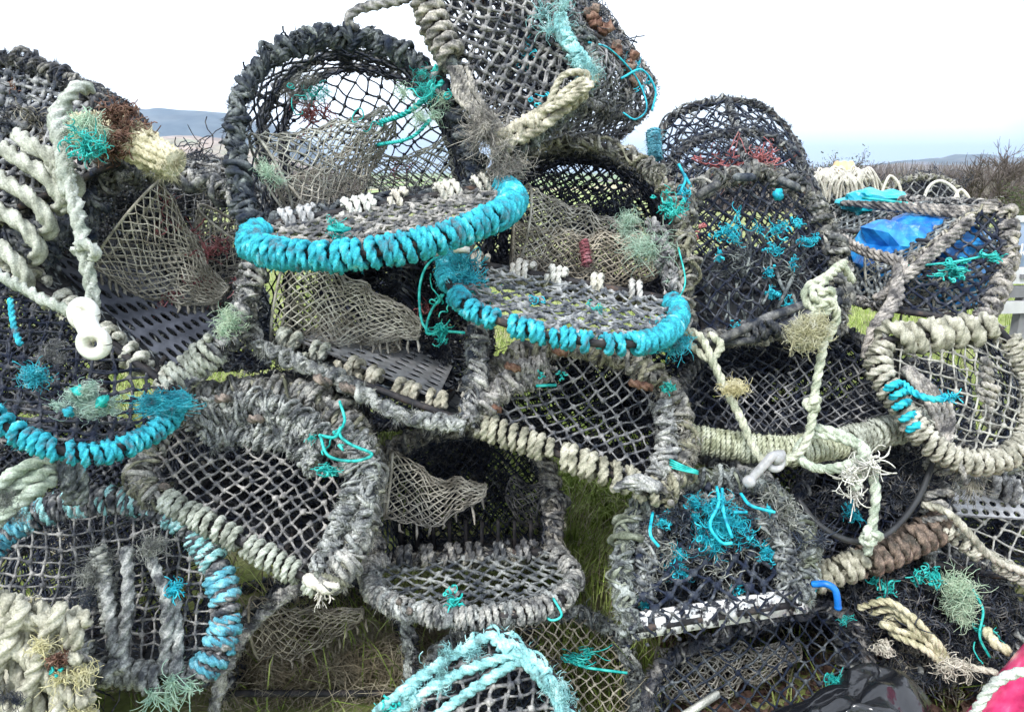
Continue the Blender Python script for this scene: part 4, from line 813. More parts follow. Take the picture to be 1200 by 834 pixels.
def f(mb):
    for (x, y, s, n_) in ((850, 618, .04, 420), (828, 628, .03, 300), (790, 655, .025, 220), (812, 600, .022, 160), (775, 610, .018, 100), (800, 672, .016, 120), (843, 590, .012, 60), (900, 598, .012, 60), (755, 705, .012, 80), (895, 655, .02, 120), (865, 690, .012, 50), (880, 630, .02, 80), (945, 690, .018, 80)):
        mb.frizz(P(x, y, 1.36), s, n_, .0008, curl=.6); squiggle(mb, P(x, y, 1.35), s, 3, .0018)
    mb.tube(smooth(PL([(840, 570, 1.36), (842, 590, 1.33), (832, 615, 1.32), (845, 635, 1.32), (858, 636, 1.32)]), 8), .0032, 6); mb.tube(smooth(PL([(846, 572, 1.36), (848, 600, 1.33), (858, 630, 1.32)]), 8), .0032, 6); mb.tube(smooth(PL([(868, 578, 1.36), (880, 592, 1.33), (908, 600, 1.33)]), 8), .003, 6); mb.tube(smooth(PL([(765, 600, 1.35), (762, 625, 1.32), (772, 640, 1.32)]), 8), .003, 6)
    mb.box(P(868, 600, 1.33), (.012, .001, .0025), None)
deco(K, 'turquoise_twine', 'twine_blue', f)
def f(mb):
    for _ in range(26): x, y = rng.uniform(755, 930), rng.uniform(590, 690); mb.frizz(P(x, y, 1.39), .04, 100, .0011, curl=.5, m=int(rng.random() < .4))
    for o in range(2): foul(mb, smooth(PL([(752+o*8, 700, 1.33), (758+o*8, 630, 1.36), (798, 592+o*12, 1.38), (868, 590+o*10, 1.37), (918-o*10, 625, 1.36), (930-o*10, 690, 1.34)]), 8), .012, .005, 3, .04, 2, 1, 900)
deco(K, 'matted_weed', ['fluff_dark', 'fluff_grey', 'rope_grey'], f)
deco(K, 'roof_rope', ['rope_mid', 'net_grey'], lambda mb: [foul(mb, smooth(PL([(800+k*8, 530+k*2, 1.6), (850+k*10, 540+k*3, 1.52), (890+k*8, 560+k*5, 1.45)]), 6), .012, .006, 4, .04, 0, 1, 500) for k in range(4)])
# L: low pot with flap, centre bottom
Lp_, HL, hL, plL = pot('low pot in the centre, its grey netted flap lying flat with a wisp of turquoise',
    [(446, 660), (430, 600), (446, 540), (498, 508), (570, 500), (622, 520), (648, 570), (650, 648)],
    [(446, 660, 1.50), (650, 648, 1.52), (550, 500, 1.62)], (560, 575, 2.15), floor=True, hoop_r=.020, mats=G2, side='net_black', side_cell=.026, sr=.0022, hair=1500)
flap(Lp_, [(455, 655), (434, 664), (436, 690), (455, 706), (500, 720), (560, 724), (620, 716), (660, 700), (672, 674), (650, 645)], [(455, 655, 1.50), (650, 645, 1.52), (560, 724, 1.26)],
     'rope_grey', [('rope_mid', 0, 1, .015)], cell=.026, r=.0026, nm='net_grey', rr=.007, hr=.009, hgap=.012)
def f(mb):
    foul(mb, smooth(PL([(434, 664, 1.46), (452, 705, 1.32), (520, 722, 1.27), (600, 720, 1.28), (660, 698, 1.34), (672, 674, 1.40)]), 8), .014, .007, 5, .04, 0, 1, 1500); mb.frizz(P(532, 708, 1.28), .02, 20, .002, m=2); squiggle(mb, P(532, 705, 1.28), .03, 5, .0016, 2); mb.tube(smooth(PL([(632, 712, 1.3), (645, 726, 1.28), (658, 720, 1.28), (648, 700, 1.29)]), 8), .0024, 5, m=2)
    for x, y in ((468, 705), (600, 718), (540, 727), (480, 716)): mb.blob(P(x, y, 1.27), .006, 3)
deco(Lp_, 'frayed_rim', ['rope_mid', 'fluff_grey', 'twine_teal', 'pinkish'], f)
eye(Lp_, (455, 568, 1.55), (568, 574, 1.6), .075, .015, cell=.013, fringe=8, m='net_eye', flat=.5, fl=.03); eye(Lp_, (640, 590, 1.7), (600, 570, 1.75), .06, .03, fringe=0, m='net_grey')
def f(mb):
    for k in range(9): mb.box(P(470+k*19, 632-k*.5, 1.66), (.004, .010, .04), None)
deco(Lp_, 'slats', 'rod', f)
# M: bottom centre, pale turquoise ropes
Mq, HM, hM, plM = pot('pot at the bottom centre edge roped in pale turquoise, only its peaked top in view',
    [(425, 905), (440, 845), (500, 795), (558, 748), (590, 743), (640, 782), (672, 838), (690, 905)],
    [(425, 905, 1.12), (690, 905, 1.14), (575, 742, 1.24)], (585, 850, 1.55), front=True, fcell=.026, fr=.0028, fnet='net_grey', fang=5, hoop_r=.010, mats=('rope_aqua', 'rope_aqua'), cords=1, hair=300, side_cell=.028, base_foul=False)
def f(mb):
    for q in ([(440, 834), (510, 780), (570, 745), (590, 748)], [(455, 838), (520, 795), (590, 765), (620, 762)], [(500, 840), (560, 800), (610, 775), (625, 768)], [(575, 742), (610, 758), (640, 785), (665, 835)], [(582, 752), (625, 775), (650, 810), (660, 850)], [(600, 750), (612, 770), (640, 800)]):
        mb.rope(smooth(plM(q)-FWD*.012+rng.normal(0, .003, (len(q), 3)), 8), .0085, rough=.12)
    for x, y in ((600, 760), (480, 812), (640, 790)): knot(mb, plM([(x, y)])[0]-FWD*.014, .012, .006)
    for x, y in ((648, 812), (560, 760), (480, 815), (520, 790), (660, 835)): mb.frizz(plM([(x, y)])[0]-FWD*.01, .022, 200, .0007)
    squiggle(mb, plM([(455, 822)])[0]-FWD*.01, .02, 6, .0024, 1); mb.frizz(plM([(452, 824)])[0]-FWD*.01, .014, 80, .0009, m=1)
deco(Mq, 'turquoise_rope', ['rope_aqua', 'twine_teal'], f)
# N: right pot with blue bag inside
N_, HN, hN, plN = pot('loosely netted pot at the right edge with a crumpled blue bag inside',
    [(1040, 362), (1052, 322), (1098, 284), (1140, 250), (1168, 238), (1184, 262), (1182, 312), (1164, 352), (1148, 378)],
    [(1040, 362, 1.62), (1148, 378, 1.58), (1165, 240, 1.74)], (985, 285, 2.2), front=True, fcell=.028, fr=.0030, fnet='net_black', inner=False, weed=0, rear=G2, hoop_r=.010, mats=GM, side='net_grey', side_cell=.024, sr=.0034, cords=3, base_foul=False, hair=500)
def f(mb):
    bind(mb, PL([(1180, 250, 1.72), (1183, 300, 1.68), (1168, 345, 1.62), (1150, 376, 1.58)]), .008, .010, 0, loose=.8, gap=.004)
    for k in range(3): mb.rope(smooth(PL([(985+k*4, 238, 1.95), (1060, 240+k*3, 1.85), (1130, 244+k*4, 1.76), (1170, 236+k*4, 1.72)]), 8), .008)
    for k in range(2): mb.rope(smooth(PL([(975, 268+k*6, 1.9), (1010, 290+k*5, 1.75), (1056, 306+k*6, 1.66), (1060, 330, 1.64)]), 8), .0085)
    for k in range(3): mb.rope(smooth(PL([(1030-k*3, 350, 1.62), (1056, 326+k*3, 1.63), (1095, 292+k*4, 1.66), (1140, 252+k*4, 1.7)]), 8), .0085)
    for k in range(3): mb.rope(smooth(PL([(1052, 310, 1.62), (1044+k*5, 350, 1.58), (1022+k*4, 385, 1.55), (1012+k*3, 420, 1.54)]), 8), .009)
deco(N_, 'hoop_rope', 'rope_mid', f)
eye(N_, (1020, 330, 1.8), (1108, 318, 1.7), .07, .018, cell=.013, fringe=10, fl=.035)
def f(mb):
    mb.tube(smooth(PL([(1010, 232, 1.9), (1060, 238, 1.85), (1100, 244, 1.8)]), 8), .0035, 5)
    for (x, y) in ((1160, 305), (1110, 315), (1122, 322)): mb.frizz(P(x, y, 1.62), .02, 60, .0016, flat=(1.3, 1, .6)); squiggle(mb, P(x, y, 1.6), .03, 3, .002)
    mb.tube(smooth(PL([(1060, 312, 1.66), (1110, 308, 1.63), (1165, 298, 1.62)]), 8), .0026, 5)
deco(N_, 'teal_twine', 'twine_teal', f)
mat('bag_blue', [(.0, .06, .28), (.01, .16, .50), (.03, .33, .70)], 16, rough=.35, spec=.5, bump=.5, bscale=60, bdist=.006)
mat('bag_aqua', [(.0, .28, .38), (.02, .48, .56)], 16, rough=.35, spec=.5, bump=.5, bscale=60, bdist=.006)
mat('bag_black', [(.008, .009, .012), (.016, .017, .02)], 16, rough=.22, spec=.6, bump=.4, bscale=55, bdist=.006)
def crumple(name, m, label, c, sz, n=26, rough=.13, w_=None, tilt=0):
    th = np.linspace(.02, PI-.02, n); k = n*2; ph = np.arange(k)*2*PI/k; D_ = np.stack([np.sin(th)[:, None]*np.cos(ph), np.sin(th)[:, None]*np.sin(ph), np.cos(th)[:, None]*np.ones(k)], -1)
    r_ = np.ones((n, k))
    for _ in range(46): d = nrm(rng.normal(0, 1, 3)); t = D_@d; r_ += rough*rng.uniform(.1, .45)*(np.abs(np.sin(t*rng.uniform(2, 7)+rng.uniform(0, 6)))-.55)
    mb = MB(); mb.ring_mesh(np.asarray(c)+D_*r_[..., None]*np.array(sz), 0, True); o = mb.obj(name, m, flat=True, base=np.asarray(c, float)); tag(o, label, 'bag'); return o
crumple('plastic_bag', 'bag_blue', 'crumpled bright blue bag inside the loosely netted pot at the right', P(1082, 306, 1.88), (.15, .11, .09), 15, .22)
crumple('plastic_bag', 'bag_aqua', 'turquoise plastic sheet lying on top of the pots behind the blue bag', P(1028, 238, 2.2), (.085, .07, .03), 15, .22)
# O: right D with thick pale coil
O_, HO, hO, plO = pot('pale-roped pot at the right edge, fat rope coil on top and a turquoise tail',
    [(1036, 398), (1030, 432), (1058, 480), (1096, 524), (1144, 542), (1192, 528), (1212, 480), (1200, 424), (1170, 384)],
    [(1036, 398, 1.48), (1170, 384, 1.50), (1130, 540, 1.40)], (1110, 462, 2.0), front=True, fcell=.024, fr=.0020, fnet='net_pale', fang=62, inner=False, weed=0, rear=G2, hoop_r=.008, mats=GM, base_foul=False, cords=2, hair=400, side_cell=.034, sr=.0018,
    hoop=[('rope_beige', 0.02, .99, .0098, 0)], base=[('rope_beige', .02, .98, .017, 0)])
def f(mb):
    for t, (x, y) in enumerate(((1046, 452), (1052, 462), (1056, 474), (1064, 488), (1072, 500))): mb.rope(smooth(PL([(x-9, y+4, 1.41), (x, y, 1.395), (x+10, y-4, 1.42)]), 6), .0075)
    mb.rope(smooth(PL([(1058, 448, 1.43), (1075, 462, 1.39), (1095, 468, 1.38), (1112, 466, 1.38)]), 8), .0065); mb.frizz(P(1114, 466, 1.38), .012, 120, .0012)
deco(O_, 'turquoise_tail', 'twine_blue', f)
def f(mb):
    for k in range(4): mb.rope(smooth(PL([(1058+k*2, 430, 1.44), (1085+k*8, 470, 1.43), (1100+k*5, 500, 1.42), (1108, 525, 1.41)]), 8), .007)
    for k in range(9): mb.rope(PL([(1150+rng.normal(0, 3), 420+k*9, 1.45), (1158, 425+k*9, 1.44), (1164+rng.normal(0, 3), 430+k*9, 1.45)]), .0075)
    mb.frizz(P(1132, 552, 1.44), .045, 120, .0008, curl=.12, bias=(0, 0, -3), m=1); mb.rope(PL([(1120, 532, 1.39), (1128, 552, 1.38), (1132, 568, 1.38)]), .006)
deco(O_, 'inner_rope', ['rope_mid', 'fluff_grey'], f)
# P: dark pots behind the big knot, lichened bar between them
Pq, HP, hP, plP = pot('dark closed pot behind the big rope knot, thick lichened roped bar at its foot',
    [(800, 520), (800, 450), (838, 408), (900, 388), (975, 385), (1030, 412), (1080, 460), (1094, 500)],
    [(800, 520, 1.52), (1094, 500, 1.56), (900, 388, 1.66)], (930, 430, 2.15), front=True, fcell=.026, fr=.0024, fnet='net_black', side='net_black', floor=True, hoop_r=.014, mats=GD, side_cell=.028, base_foul=False, sr=.0024)
def f(mb):
    p = smooth(PL([(796, 512, 1.50), (860, 522, 1.48), (930, 528, 1.46), (1000, 515, 1.49), (1088, 492, 1.54)]), 10); mb.tube(step(p, .008), .020, 10, m=0); bind(mb, p, .021, .0055, 0, 0, .62, 0, plain=False); bind(mb, p, .021, .0065, 1, .62, 1, 0)
    ph = np.linspace(0, 1, 2); T, N, B_ = frames(step(p, .004)); q = step(p, .004); mb.hairs(q-FWD*.02, 3500, .012, .0006, None, 0)
deco(Pq, 'roped_bar', ['lichen', 'rope_beige'], f)
deco(Pq, 'hanging_net', 'net_grey', lambda mb: (net_sheet(mb, ruled(smooth(PL([(930, 420, 1.58), (990, 425, 1.6), (1045, 450, 1.62)]), 6), smooth(PL([(905, 495, 1.5), (965, 500, 1.52), (1040, 495, 1.54)]), 6), 15, 11, .01), .002), net_sheet(mb, ruled(PL([(830, 430, 1.6), (930, 440, 1.6)]), PL([(850, 500, 1.54), (930, 508, 1.54)]), 15, 11), .0018)))
P2, HP2, hP2, _ = pot('black-netted pot with a loose rubber hoop across its mouth, rust-brown roped bar below',
    [(948, 676), (930, 620), (945, 560), (990, 530), (1060, 525), (1100, 548), (1112, 612)],
    [(948, 676, 1.46), (1112, 612, 1.50), (1030, 525, 1.60)], (1010, 580, 2.05), front=True, fcell=.024, fr=.002, fnet='net_black', side='net_black', floor=True, hoop_r=.014, mats=GD, side_cell=.026, base_foul=False, sr=.0024)
def f(mb):
    p = smooth(PL([(945, 682, 1.43), (1000, 662, 1.43), (1060, 638, 1.45), (1115, 608, 1.48)]), 10); bind(mb, p, .013, .0105, 0, 0, .35); bind(mb, p, .016, .0115, 1, .35, 1); mb.hairs(step(p, .004)-FWD*.015, 1500, .01, .0006, None, 0)
deco(P2, 'roped_bar', ['rope_beige', 'pinkish'], f)
deco(P2, 'rubber_hoop', 'plastic_black', lambda mb: mb.tube(smooth(PL([(935, 585, 1.42), (960, 615, 1.40), (1000, 634, 1.39), (1040, 625, 1.40), (1075, 585, 1.43), (1098, 530, 1.47)]), 10), .006, 8))
deco(P2, 'matted_weed', ['fluff_dark', 'fluff_grey', 'twine_blue'], lambda mb: ([mb.frizz(P(rng.uniform(935, 1085), rng.uniform(550, 660), 1.55), .05, 110, .0011, m=int(rng.random() < .08)) for _ in range(20)], mb.frizz(P(1000, 600, 1.48), .02, 80, .0007, m=2)))
# Q: bottom right net end
Q_, HQ, hQ, _ = pot('low dark pot at the bottom right, plain diamond netting below the peeling board',
    [(760, 858), (762, 800), (800, 762), (870, 735), (940, 712), (990, 718), (1015, 765), (1012, 858)],
    [(760, 858, 1.36), (1012, 858, 1.42), (940, 712, 1.50)], (880, 800, 2.0), front=True, fcell=.0265, fr=.0021, fnet='net_black', floor=True, hoop_r=.013, mats=GD, side_cell=.028, base_foul=False)
eye(Q_, (775, 790, 1.52), (935, 762, 1.56), .06, .02, cell=.012, fringe=0)
deco(Q_, 'twine_scraps', 'twine_teal', lambda mb: (mb.frizz(P(978, 797, 1.38), .018, 90, .001), mb.frizz(P(985, 728, 1.46), .014, 40), squiggle(mb, P(980, 798, 1.38), .03, 4, .002)))
# R: right edge pot
R_, HR, hR, _ = pot('pot at the right edge below the pale-roped one, a holed sheet inside',
    [(1090, 660), (1098, 595), (1140, 560), (1215, 545), (1290, 560), (1320, 620), (1315, 700)],
    [(1090, 660, 1.52), (1315, 700, 1.50), (1215, 545, 1.64)], (1190, 585, 2.1), front=True, fcell=.032, fr=.0024, fnet='net_pale', hoop_r=.012, mats=GM, side_cell=.036, fang=70, base_foul=False, sr=.002)
plate(R_, [(1105, 572, 1.60), (1240, 582, 1.66), (1260, 612, 1.56), (1112, 604, 1.50)], 12, 3, 'plastic_grey')
deco(R_, 'rope_edge', ['rope_beige', 'rope_mid'], lambda mb: (bind(mb, PL([(1105, 618, 1.45), (1150, 650, 1.44), (1210, 682, 1.44)]), .006, .0075, 0, 0, 1, .01, loose=1), bind(mb, PL([(1160, 568, 1.6), (1210, 580, 1.58)]), .012, .012, 1), bind(mb, PL([(1098, 520, 1.5), (1100, 560, 1.48), (1095, 610, 1.46)]), .014, .009, 1, 0, 1, .01, loose=1), mb.rope(smooth(PL([(1080, 590, 1.45), (1110, 600, 1.42), (1140, 630, 1.42), (1165, 655, 1.42), (1210, 675, 1.42)]), 8), .008)))
# S: weed-choked pot low right
S_, HS, hS, _ = pot('weed-choked collapsed pot low at the right, a mop of pale frayed rope hanging on it',
    [(1000, 790), (985, 715), (1020, 672), (1090, 650), (1150, 662), (1190, 712), (1192, 790)],
    [(1000, 790, 1.50), (1192, 790, 1.50), (1090, 650, 1.62)], (1090, 720, 2.1), front=True, fcell=.028, fr=.0026, fnet='net_black', side='net_black', floor=True, hoop_r=.022, mats=GD, side_cell=.026, hair=2500, sr=.0024)
def f(mb):
    for _ in range(30): mb.frizz(P(rng.uniform(1000, 1185), rng.uniform(665, 780), 1.52), .05, 110, .0012, m=int(rng.random() < .15))
    mb.frizz(P(1118, 690, 1.45), .04, 500, .0008, m=2); mb.frizz(P(1125, 715, 1.45), .03, 300, .0008, m=2)
    for k in range(5): mb.rope(smooth(PL([(1010+k*12+rng.normal(0, 6), 712+k*7, 1.47), (1048+rng.normal(0, 6), 705+k*9, 1.43+.01*(k % 3)), (1085+rng.normal(0, 7), 735+k*6, 1.41+.01*(k % 2)), (1108+rng.normal(0, 4), 775, 1.42)]), 8), .0072, m=3)
    mb.rope(smooth(PL([(1118, 778, 1.42), (1140, 782, 1.42), (1170, 788, 1.40)]), 8), .007, m=4); mb.rope(smooth(PL([(1155, 735, 1.42), (1165, 752, 1.40), (1185, 765, 1.38)]), 8), .010, m=3)
    mb.frizz(P(1115, 780, 1.41), .025, 250, .0009, m=4, curl=.3); mb.frizz(P(1038, 758, 1.44), .02, 150, .0009, m=4, curl=.8)
    for (x, y) in ((1080, 678), (1092, 672), (1035, 690), (1150, 745)): mb.frizz(P(x, y, 1.46), .018, 60, .0012, m=5); squiggle(mb, P(x, y, 1.45), .03, 3, .002, 5)
    mb.tube(smooth(PL([(1140, 690, 1.44), (1152, 715, 1.42), (1148, 745, 1.42), (1160, 770, 1.42)]), 8), .0025, 5, m=5); mb.tube(smooth(PL([(1036, 700, 1.46), (1042, 682, 1.45), (1055, 680, 1.45)]), 8), .0022, 5, m=5)
deco(S_, 'tangled_rope', ['fluff_dark', 'fluff_grey', 'fluff_mint', 'lichen', 'rope_white', 'twine_teal'], f)
# T: dark pot at the bottom under H
T_, HT, hT, _ = pot('open dark pot at the bottom left, small-mesh entrance net sagging in its mouth',
    [(262, 812), (268, 745), (315, 700), (390, 672), (455, 690), (480, 745), (485, 812)],
    [(262, 812, 1.50), (485, 812, 1.56), (390, 672, 1.66)], (385, 745, 2.1), floor=True, hoop_r=.014, mats=GD, side='net_black', side_cell=.026, base_foul=False, sr=.0022)
eye(T_, (300, 735, 1.58), (425, 718, 1.6), .07, .012, cell=.014, fringe=12, fl=.025, flat=.6)
deco(T_, 'corner_rope', ['rope_mid', 'fluff_grey'], lambda mb: (foul(mb, smooth(PL([(372, 682, 1.44), (330, 700, 1.42), (290, 740, 1.40), (262, 790, 1.38), (252, 830, 1.38)]), 8), .010, .010, 3, .06, 0, 1, 400), foul(mb, smooth(PL([(474, 705, 1.5), (478, 760, 1.48), (482, 810, 1.48)]), 6), .010, .007, 3, .04, 0, 1, 300)))
# V: mossy pot low centre
V_, HV, hV, _ = pot('half-buried mossy pot low in the centre with long grass pushing through its net',
    [(505, 870), (500, 790), (545, 742), (620, 718), (695, 724), (738, 770), (750, 870)],
    [(505, 870, 1.42), (750, 870, 1.44), (620, 718, 1.56)], (640, 780, 2.05), front=True, fcell=.018, fr=.0015, fnet='net_eye', hoop_r=.016, mats=G2, side_cell=.026, base_foul=False, hair=2500)
deco(V_, 'twine_scraps', 'twine_teal', lambda mb: (mb.tube(smooth(PL([(668, 775, 1.44), (690, 782, 1.42), (735, 788, 1.42)]), 8), .003, 5), mb.frizz(P(680, 768, 1.44), .03, 60, .0014, flat=(1.5, 1, .4))))
# second row, seen through the first
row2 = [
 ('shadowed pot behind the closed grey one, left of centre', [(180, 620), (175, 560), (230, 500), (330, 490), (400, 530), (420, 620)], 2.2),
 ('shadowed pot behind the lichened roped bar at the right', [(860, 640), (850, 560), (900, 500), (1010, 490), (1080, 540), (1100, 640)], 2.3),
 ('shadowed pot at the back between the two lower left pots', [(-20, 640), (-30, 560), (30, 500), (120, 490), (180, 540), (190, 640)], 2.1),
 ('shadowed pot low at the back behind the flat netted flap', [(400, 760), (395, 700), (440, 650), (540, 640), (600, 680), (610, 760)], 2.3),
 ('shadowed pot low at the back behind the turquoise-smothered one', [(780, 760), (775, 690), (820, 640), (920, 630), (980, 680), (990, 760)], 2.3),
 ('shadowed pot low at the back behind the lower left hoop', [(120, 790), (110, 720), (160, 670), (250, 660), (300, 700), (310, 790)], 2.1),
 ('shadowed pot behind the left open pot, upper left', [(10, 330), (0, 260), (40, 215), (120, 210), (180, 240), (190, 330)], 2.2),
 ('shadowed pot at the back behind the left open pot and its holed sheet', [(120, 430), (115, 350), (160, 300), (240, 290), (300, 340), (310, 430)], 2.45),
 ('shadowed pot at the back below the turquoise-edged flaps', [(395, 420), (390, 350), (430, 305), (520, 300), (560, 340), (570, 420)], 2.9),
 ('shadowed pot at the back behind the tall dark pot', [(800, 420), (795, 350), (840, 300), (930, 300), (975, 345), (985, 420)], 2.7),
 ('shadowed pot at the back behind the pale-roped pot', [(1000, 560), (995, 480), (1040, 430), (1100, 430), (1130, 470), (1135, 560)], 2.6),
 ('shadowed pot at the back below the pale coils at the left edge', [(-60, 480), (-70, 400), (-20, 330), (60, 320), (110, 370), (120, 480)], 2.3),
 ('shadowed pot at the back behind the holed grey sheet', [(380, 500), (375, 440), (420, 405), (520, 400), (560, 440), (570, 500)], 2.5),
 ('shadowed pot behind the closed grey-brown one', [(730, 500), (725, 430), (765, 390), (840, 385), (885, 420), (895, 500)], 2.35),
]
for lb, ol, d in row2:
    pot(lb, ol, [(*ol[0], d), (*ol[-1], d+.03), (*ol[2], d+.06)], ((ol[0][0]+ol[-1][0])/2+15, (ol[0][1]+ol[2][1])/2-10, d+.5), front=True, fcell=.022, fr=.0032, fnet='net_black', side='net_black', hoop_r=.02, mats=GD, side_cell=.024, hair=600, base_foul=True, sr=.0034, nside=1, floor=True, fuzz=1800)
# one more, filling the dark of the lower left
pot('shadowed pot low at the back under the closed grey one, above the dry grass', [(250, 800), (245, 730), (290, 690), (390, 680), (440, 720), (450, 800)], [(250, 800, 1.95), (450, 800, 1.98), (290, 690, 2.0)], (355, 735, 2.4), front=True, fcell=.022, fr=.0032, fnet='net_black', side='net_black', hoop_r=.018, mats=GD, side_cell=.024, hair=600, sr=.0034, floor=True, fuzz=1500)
# far pots behind the right-hand side
for lb, ol, d in (('distant pot heap member with pale line coiled over it', [(935, 262), (935, 225), (965, 208), (1010, 208), (1035, 225), (1040, 262)], 2.9), ('distant brown pot beside the coil of pale line', [(1035, 262), (1040, 225), (1070, 208), (1110, 212), (1130, 232), (1135, 262)], 3.1)):
    pot(lb, ol, [(*ol[0], d), (*ol[-1], d+.03), (*ol[2], d+.06)], ((ol[0][0]+ol[-1][0])/2, ol[2][1]+25, d+.45), front=True, fcell=.035, fr=.003, fnet='net_grey', hoop_r=.014, mats=GM, side_cell=.035, hair=300)
# ------------------------------------------------------------------ loose ropes and small things
mb = MB(); mb.rope(smooth(PL([(520, -40, 1.5), (480, -4, 1.47), (445, 5, 1.45), (418, 12, 1.44), (408, 25, 1.44), (420, 36, 1.45)]), 10), .010)
tag(mb.obj('rope_tail', 'rope_mid', base=P(440, 8, 1.45)), 'thick grey rope end curling over the top of the open grey pot', 'rope')
r0 = thing('hanging_rope', 'pale green rope hanging from the top left pot down to the white shackle', 'rope', P(75, 110, 1.25))
mb = MB()
mb.rope(smooth(PL([(82, 108, 1.32), (72, 150, 1.27), (78, 200, 1.23), (90, 245, 1.21), (98, 290, 1.19), (106, 330, 1.18), (110, 360, 1.175)]), 10), .0115, rough=.12, lay=7)
mb.rope(smooth(PL([(108, 104, 1.33), (88, 105, 1.30), (66, 140, 1.27), (72, 175, 1.25), (80, 230, 1.22)]), 10), .012, rough=.12)
mb.rope(smooth(PL([(92, 290, 1.175), (102, 286, 1.165), (112, 296, 1.17), (104, 302, 1.19), (90, 294, 1.19), (94, 286, 1.175)]), 8), .009, rough=.12)
mb.rope(smooth(PL([(-30, 300, 1.22), (10, 328, 1.19), (50, 350, 1.17), (82, 365, 1.165), (95, 370, 1.17)]), 10), .0095, rough=.12); mb.hairs(step(smooth(PL([(75, 150, 1.24), (90, 250, 1.2), (108, 350, 1.165)]), 8), .004), 1500, .008, .0005)
mb.obj('rope', 'rope_green', r0)
mb = MB(); mb.frizz(P(100, 150, 1.27), .032, 500, .0008, m=0); squiggle(mb, P(92, 172, 1.22), .035, 10, .0014, 1, bias=(.8, 0, 0)); mb.frizz(P(100, 175, 1.22), .025, 160, .0009, m=1, bias=(.8, 0, 0)); mb.obj('frayed_tuft', ['fluff_mint', 'twine_teal'], r0)
# white shackle
r1 = thing('plastic_shackle', 'white plastic shackle hanging on pale rope at the left', 'shackle', P(104, 385, 1.16))
mb = MB(); c = P(104, 385, 1.16)
def torus(mb, c, a, b, r, nrm_=None, tube_r=None, sq=1.0, k=12):
    t = np.linspace(0, 2*PI, 36); p = np.asarray(c)+np.cos(t)[:, None]*np.asarray(a)*r+np.sin(t)[:, None]*np.asarray(b)*r*sq; mb.tube(p, tube_r, k, cap=False)
ex = np.array([1.0, 0, 0]); ez = np.array([.12, -.1, 1.0])
torus(mb, P(110, 402, 1.15), ex, ez, .017, tube_r=.0105); torus(mb, P(98, 368, 1.155), ex, ez, .013, tube_r=.012, sq=1.2)
mb.tube(step(smooth(PL([(92, 362, 1.15), (97, 378, 1.148), (106, 396, 1.148)]), 6), .004), .0125, 10); mb.tube(step(smooth(PL([(104, 360, 1.155), (106, 380, 1.15), (116, 396, 1.15)]), 6), .004), .0125, 10)
mb.obj('body', 'plastic_white', r1)
# lichened rope end + pale coils at upper left
r2 = thing('roped_bar', 'thick lichened rope-bound bar end poking out right of the dark corner pot', 'bar', P(150, 170, 1.4))
mb = MB(); p = smooth(PL([(85, 150, 1.40), (125, 155, 1.36), (160, 170, 1.33), (205, 192, 1.30)]), 10); q = step(p, .006); rr = .030*np.clip(1-.35*np.abs(np.linspace(-1, 1, len(q)))**4, 0, 1)*(1+wobble(len(q), .05, 3, 1)[:, 0]); mb.tube(q, rr, 14)
for k in range(12):
    a = k*2*PI/12; T, N, B_ = frames(q); mb.rope(q+(np.cos(a)*N+np.sin(a)*B_)*rr[:, None]*.93, .0065, rough=.2)
mb.hairs(q, 4000, .02, .0007, None); 
T, N, B_ = frames(q); ph = rng.uniform(0, 6, len(q)); o_ = np.cos(ph)[:, None]*N+np.sin(ph)[:, None]*B_; mb.hairs(q+o_*rr[:, None], 4000, .014, .0007, o_); mb.obj('bar', 'lichen', r2)
mb = MB(); [mb.frizz(P(x, y, 1.31), .03, 260, .0010, curl=.6) for x, y in ((140, 150), (155, 162), (138, 172), (150, 145))]; mb.blob(P(146, 160, 1.335), .028, seg=10, rough=.12); mb.obj('rusty_weed', 'rust', r2)
mb = MB()
for k, (x, y) in enumerate(((28, 190), (14, 218), (2, 248), (-14, 282), (45, 175))):
    mb.rope(smooth(PL([(x-26, y-18, 1.36), (x-6, y-4, 1.32), (x+22, y+14, 1.31), (x+42, y+40, 1.32), (x+40, y+58, 1.35)]), 10), .0145, rough=.05, lay=8)
for k, (x, y) in enumerate(((60, 178), (72, 200))): mb.rope(smooth(PL([(x-30, y-5, 1.34), (x-6, y+2, 1.31), (x+6, y+26, 1.31), (x+4, y+48, 1.34)]), 10), .0115, rough=.1)
for k in range(5): foul(mb, smooth(PL([(0+k*12, 290+k*4, 1.38), (40+k*8, 270, 1.40), (110, 230+k*12, 1.42)]), 6), .025, .009, 4, .05, 1, 2, 900)
tag(mb.obj('rope_coil', ['rope_beige', 'rope_dark', 'fluff_dark'], base=P(30, 230, 1.34)), 'stacked turns of thick pale rope at the left edge below the dark corner pot', 'rope')
mb = MB()
for k in range(3): mb.rope(smooth(PL([(-30, 600+k*20, 1.18), (5+k*6, 562+k*15, 1.19+.012*(k % 2)), (45+k*3, 541+k*14, 1.22), (80, 536+k*8, 1.28)]), 10), .0115)
mb.frizz(P(20, 590, 1.2), .03, 250, m=1)
for k in range(4): mb.rope(smooth(PL([(72+k*7, 535, 1.24), (75+k*7, 560, 1.24), (80+k*6, 590, 1.27)]), 6), .009, m=2)
tag(mb.obj('rope_bundle', ['rope_green', 'fluff_grey', 'rope_grey'], base=P(30, 590, 1.2)), 'greenish rope bundle crossing the left edge above the rounded pot', 'rope')
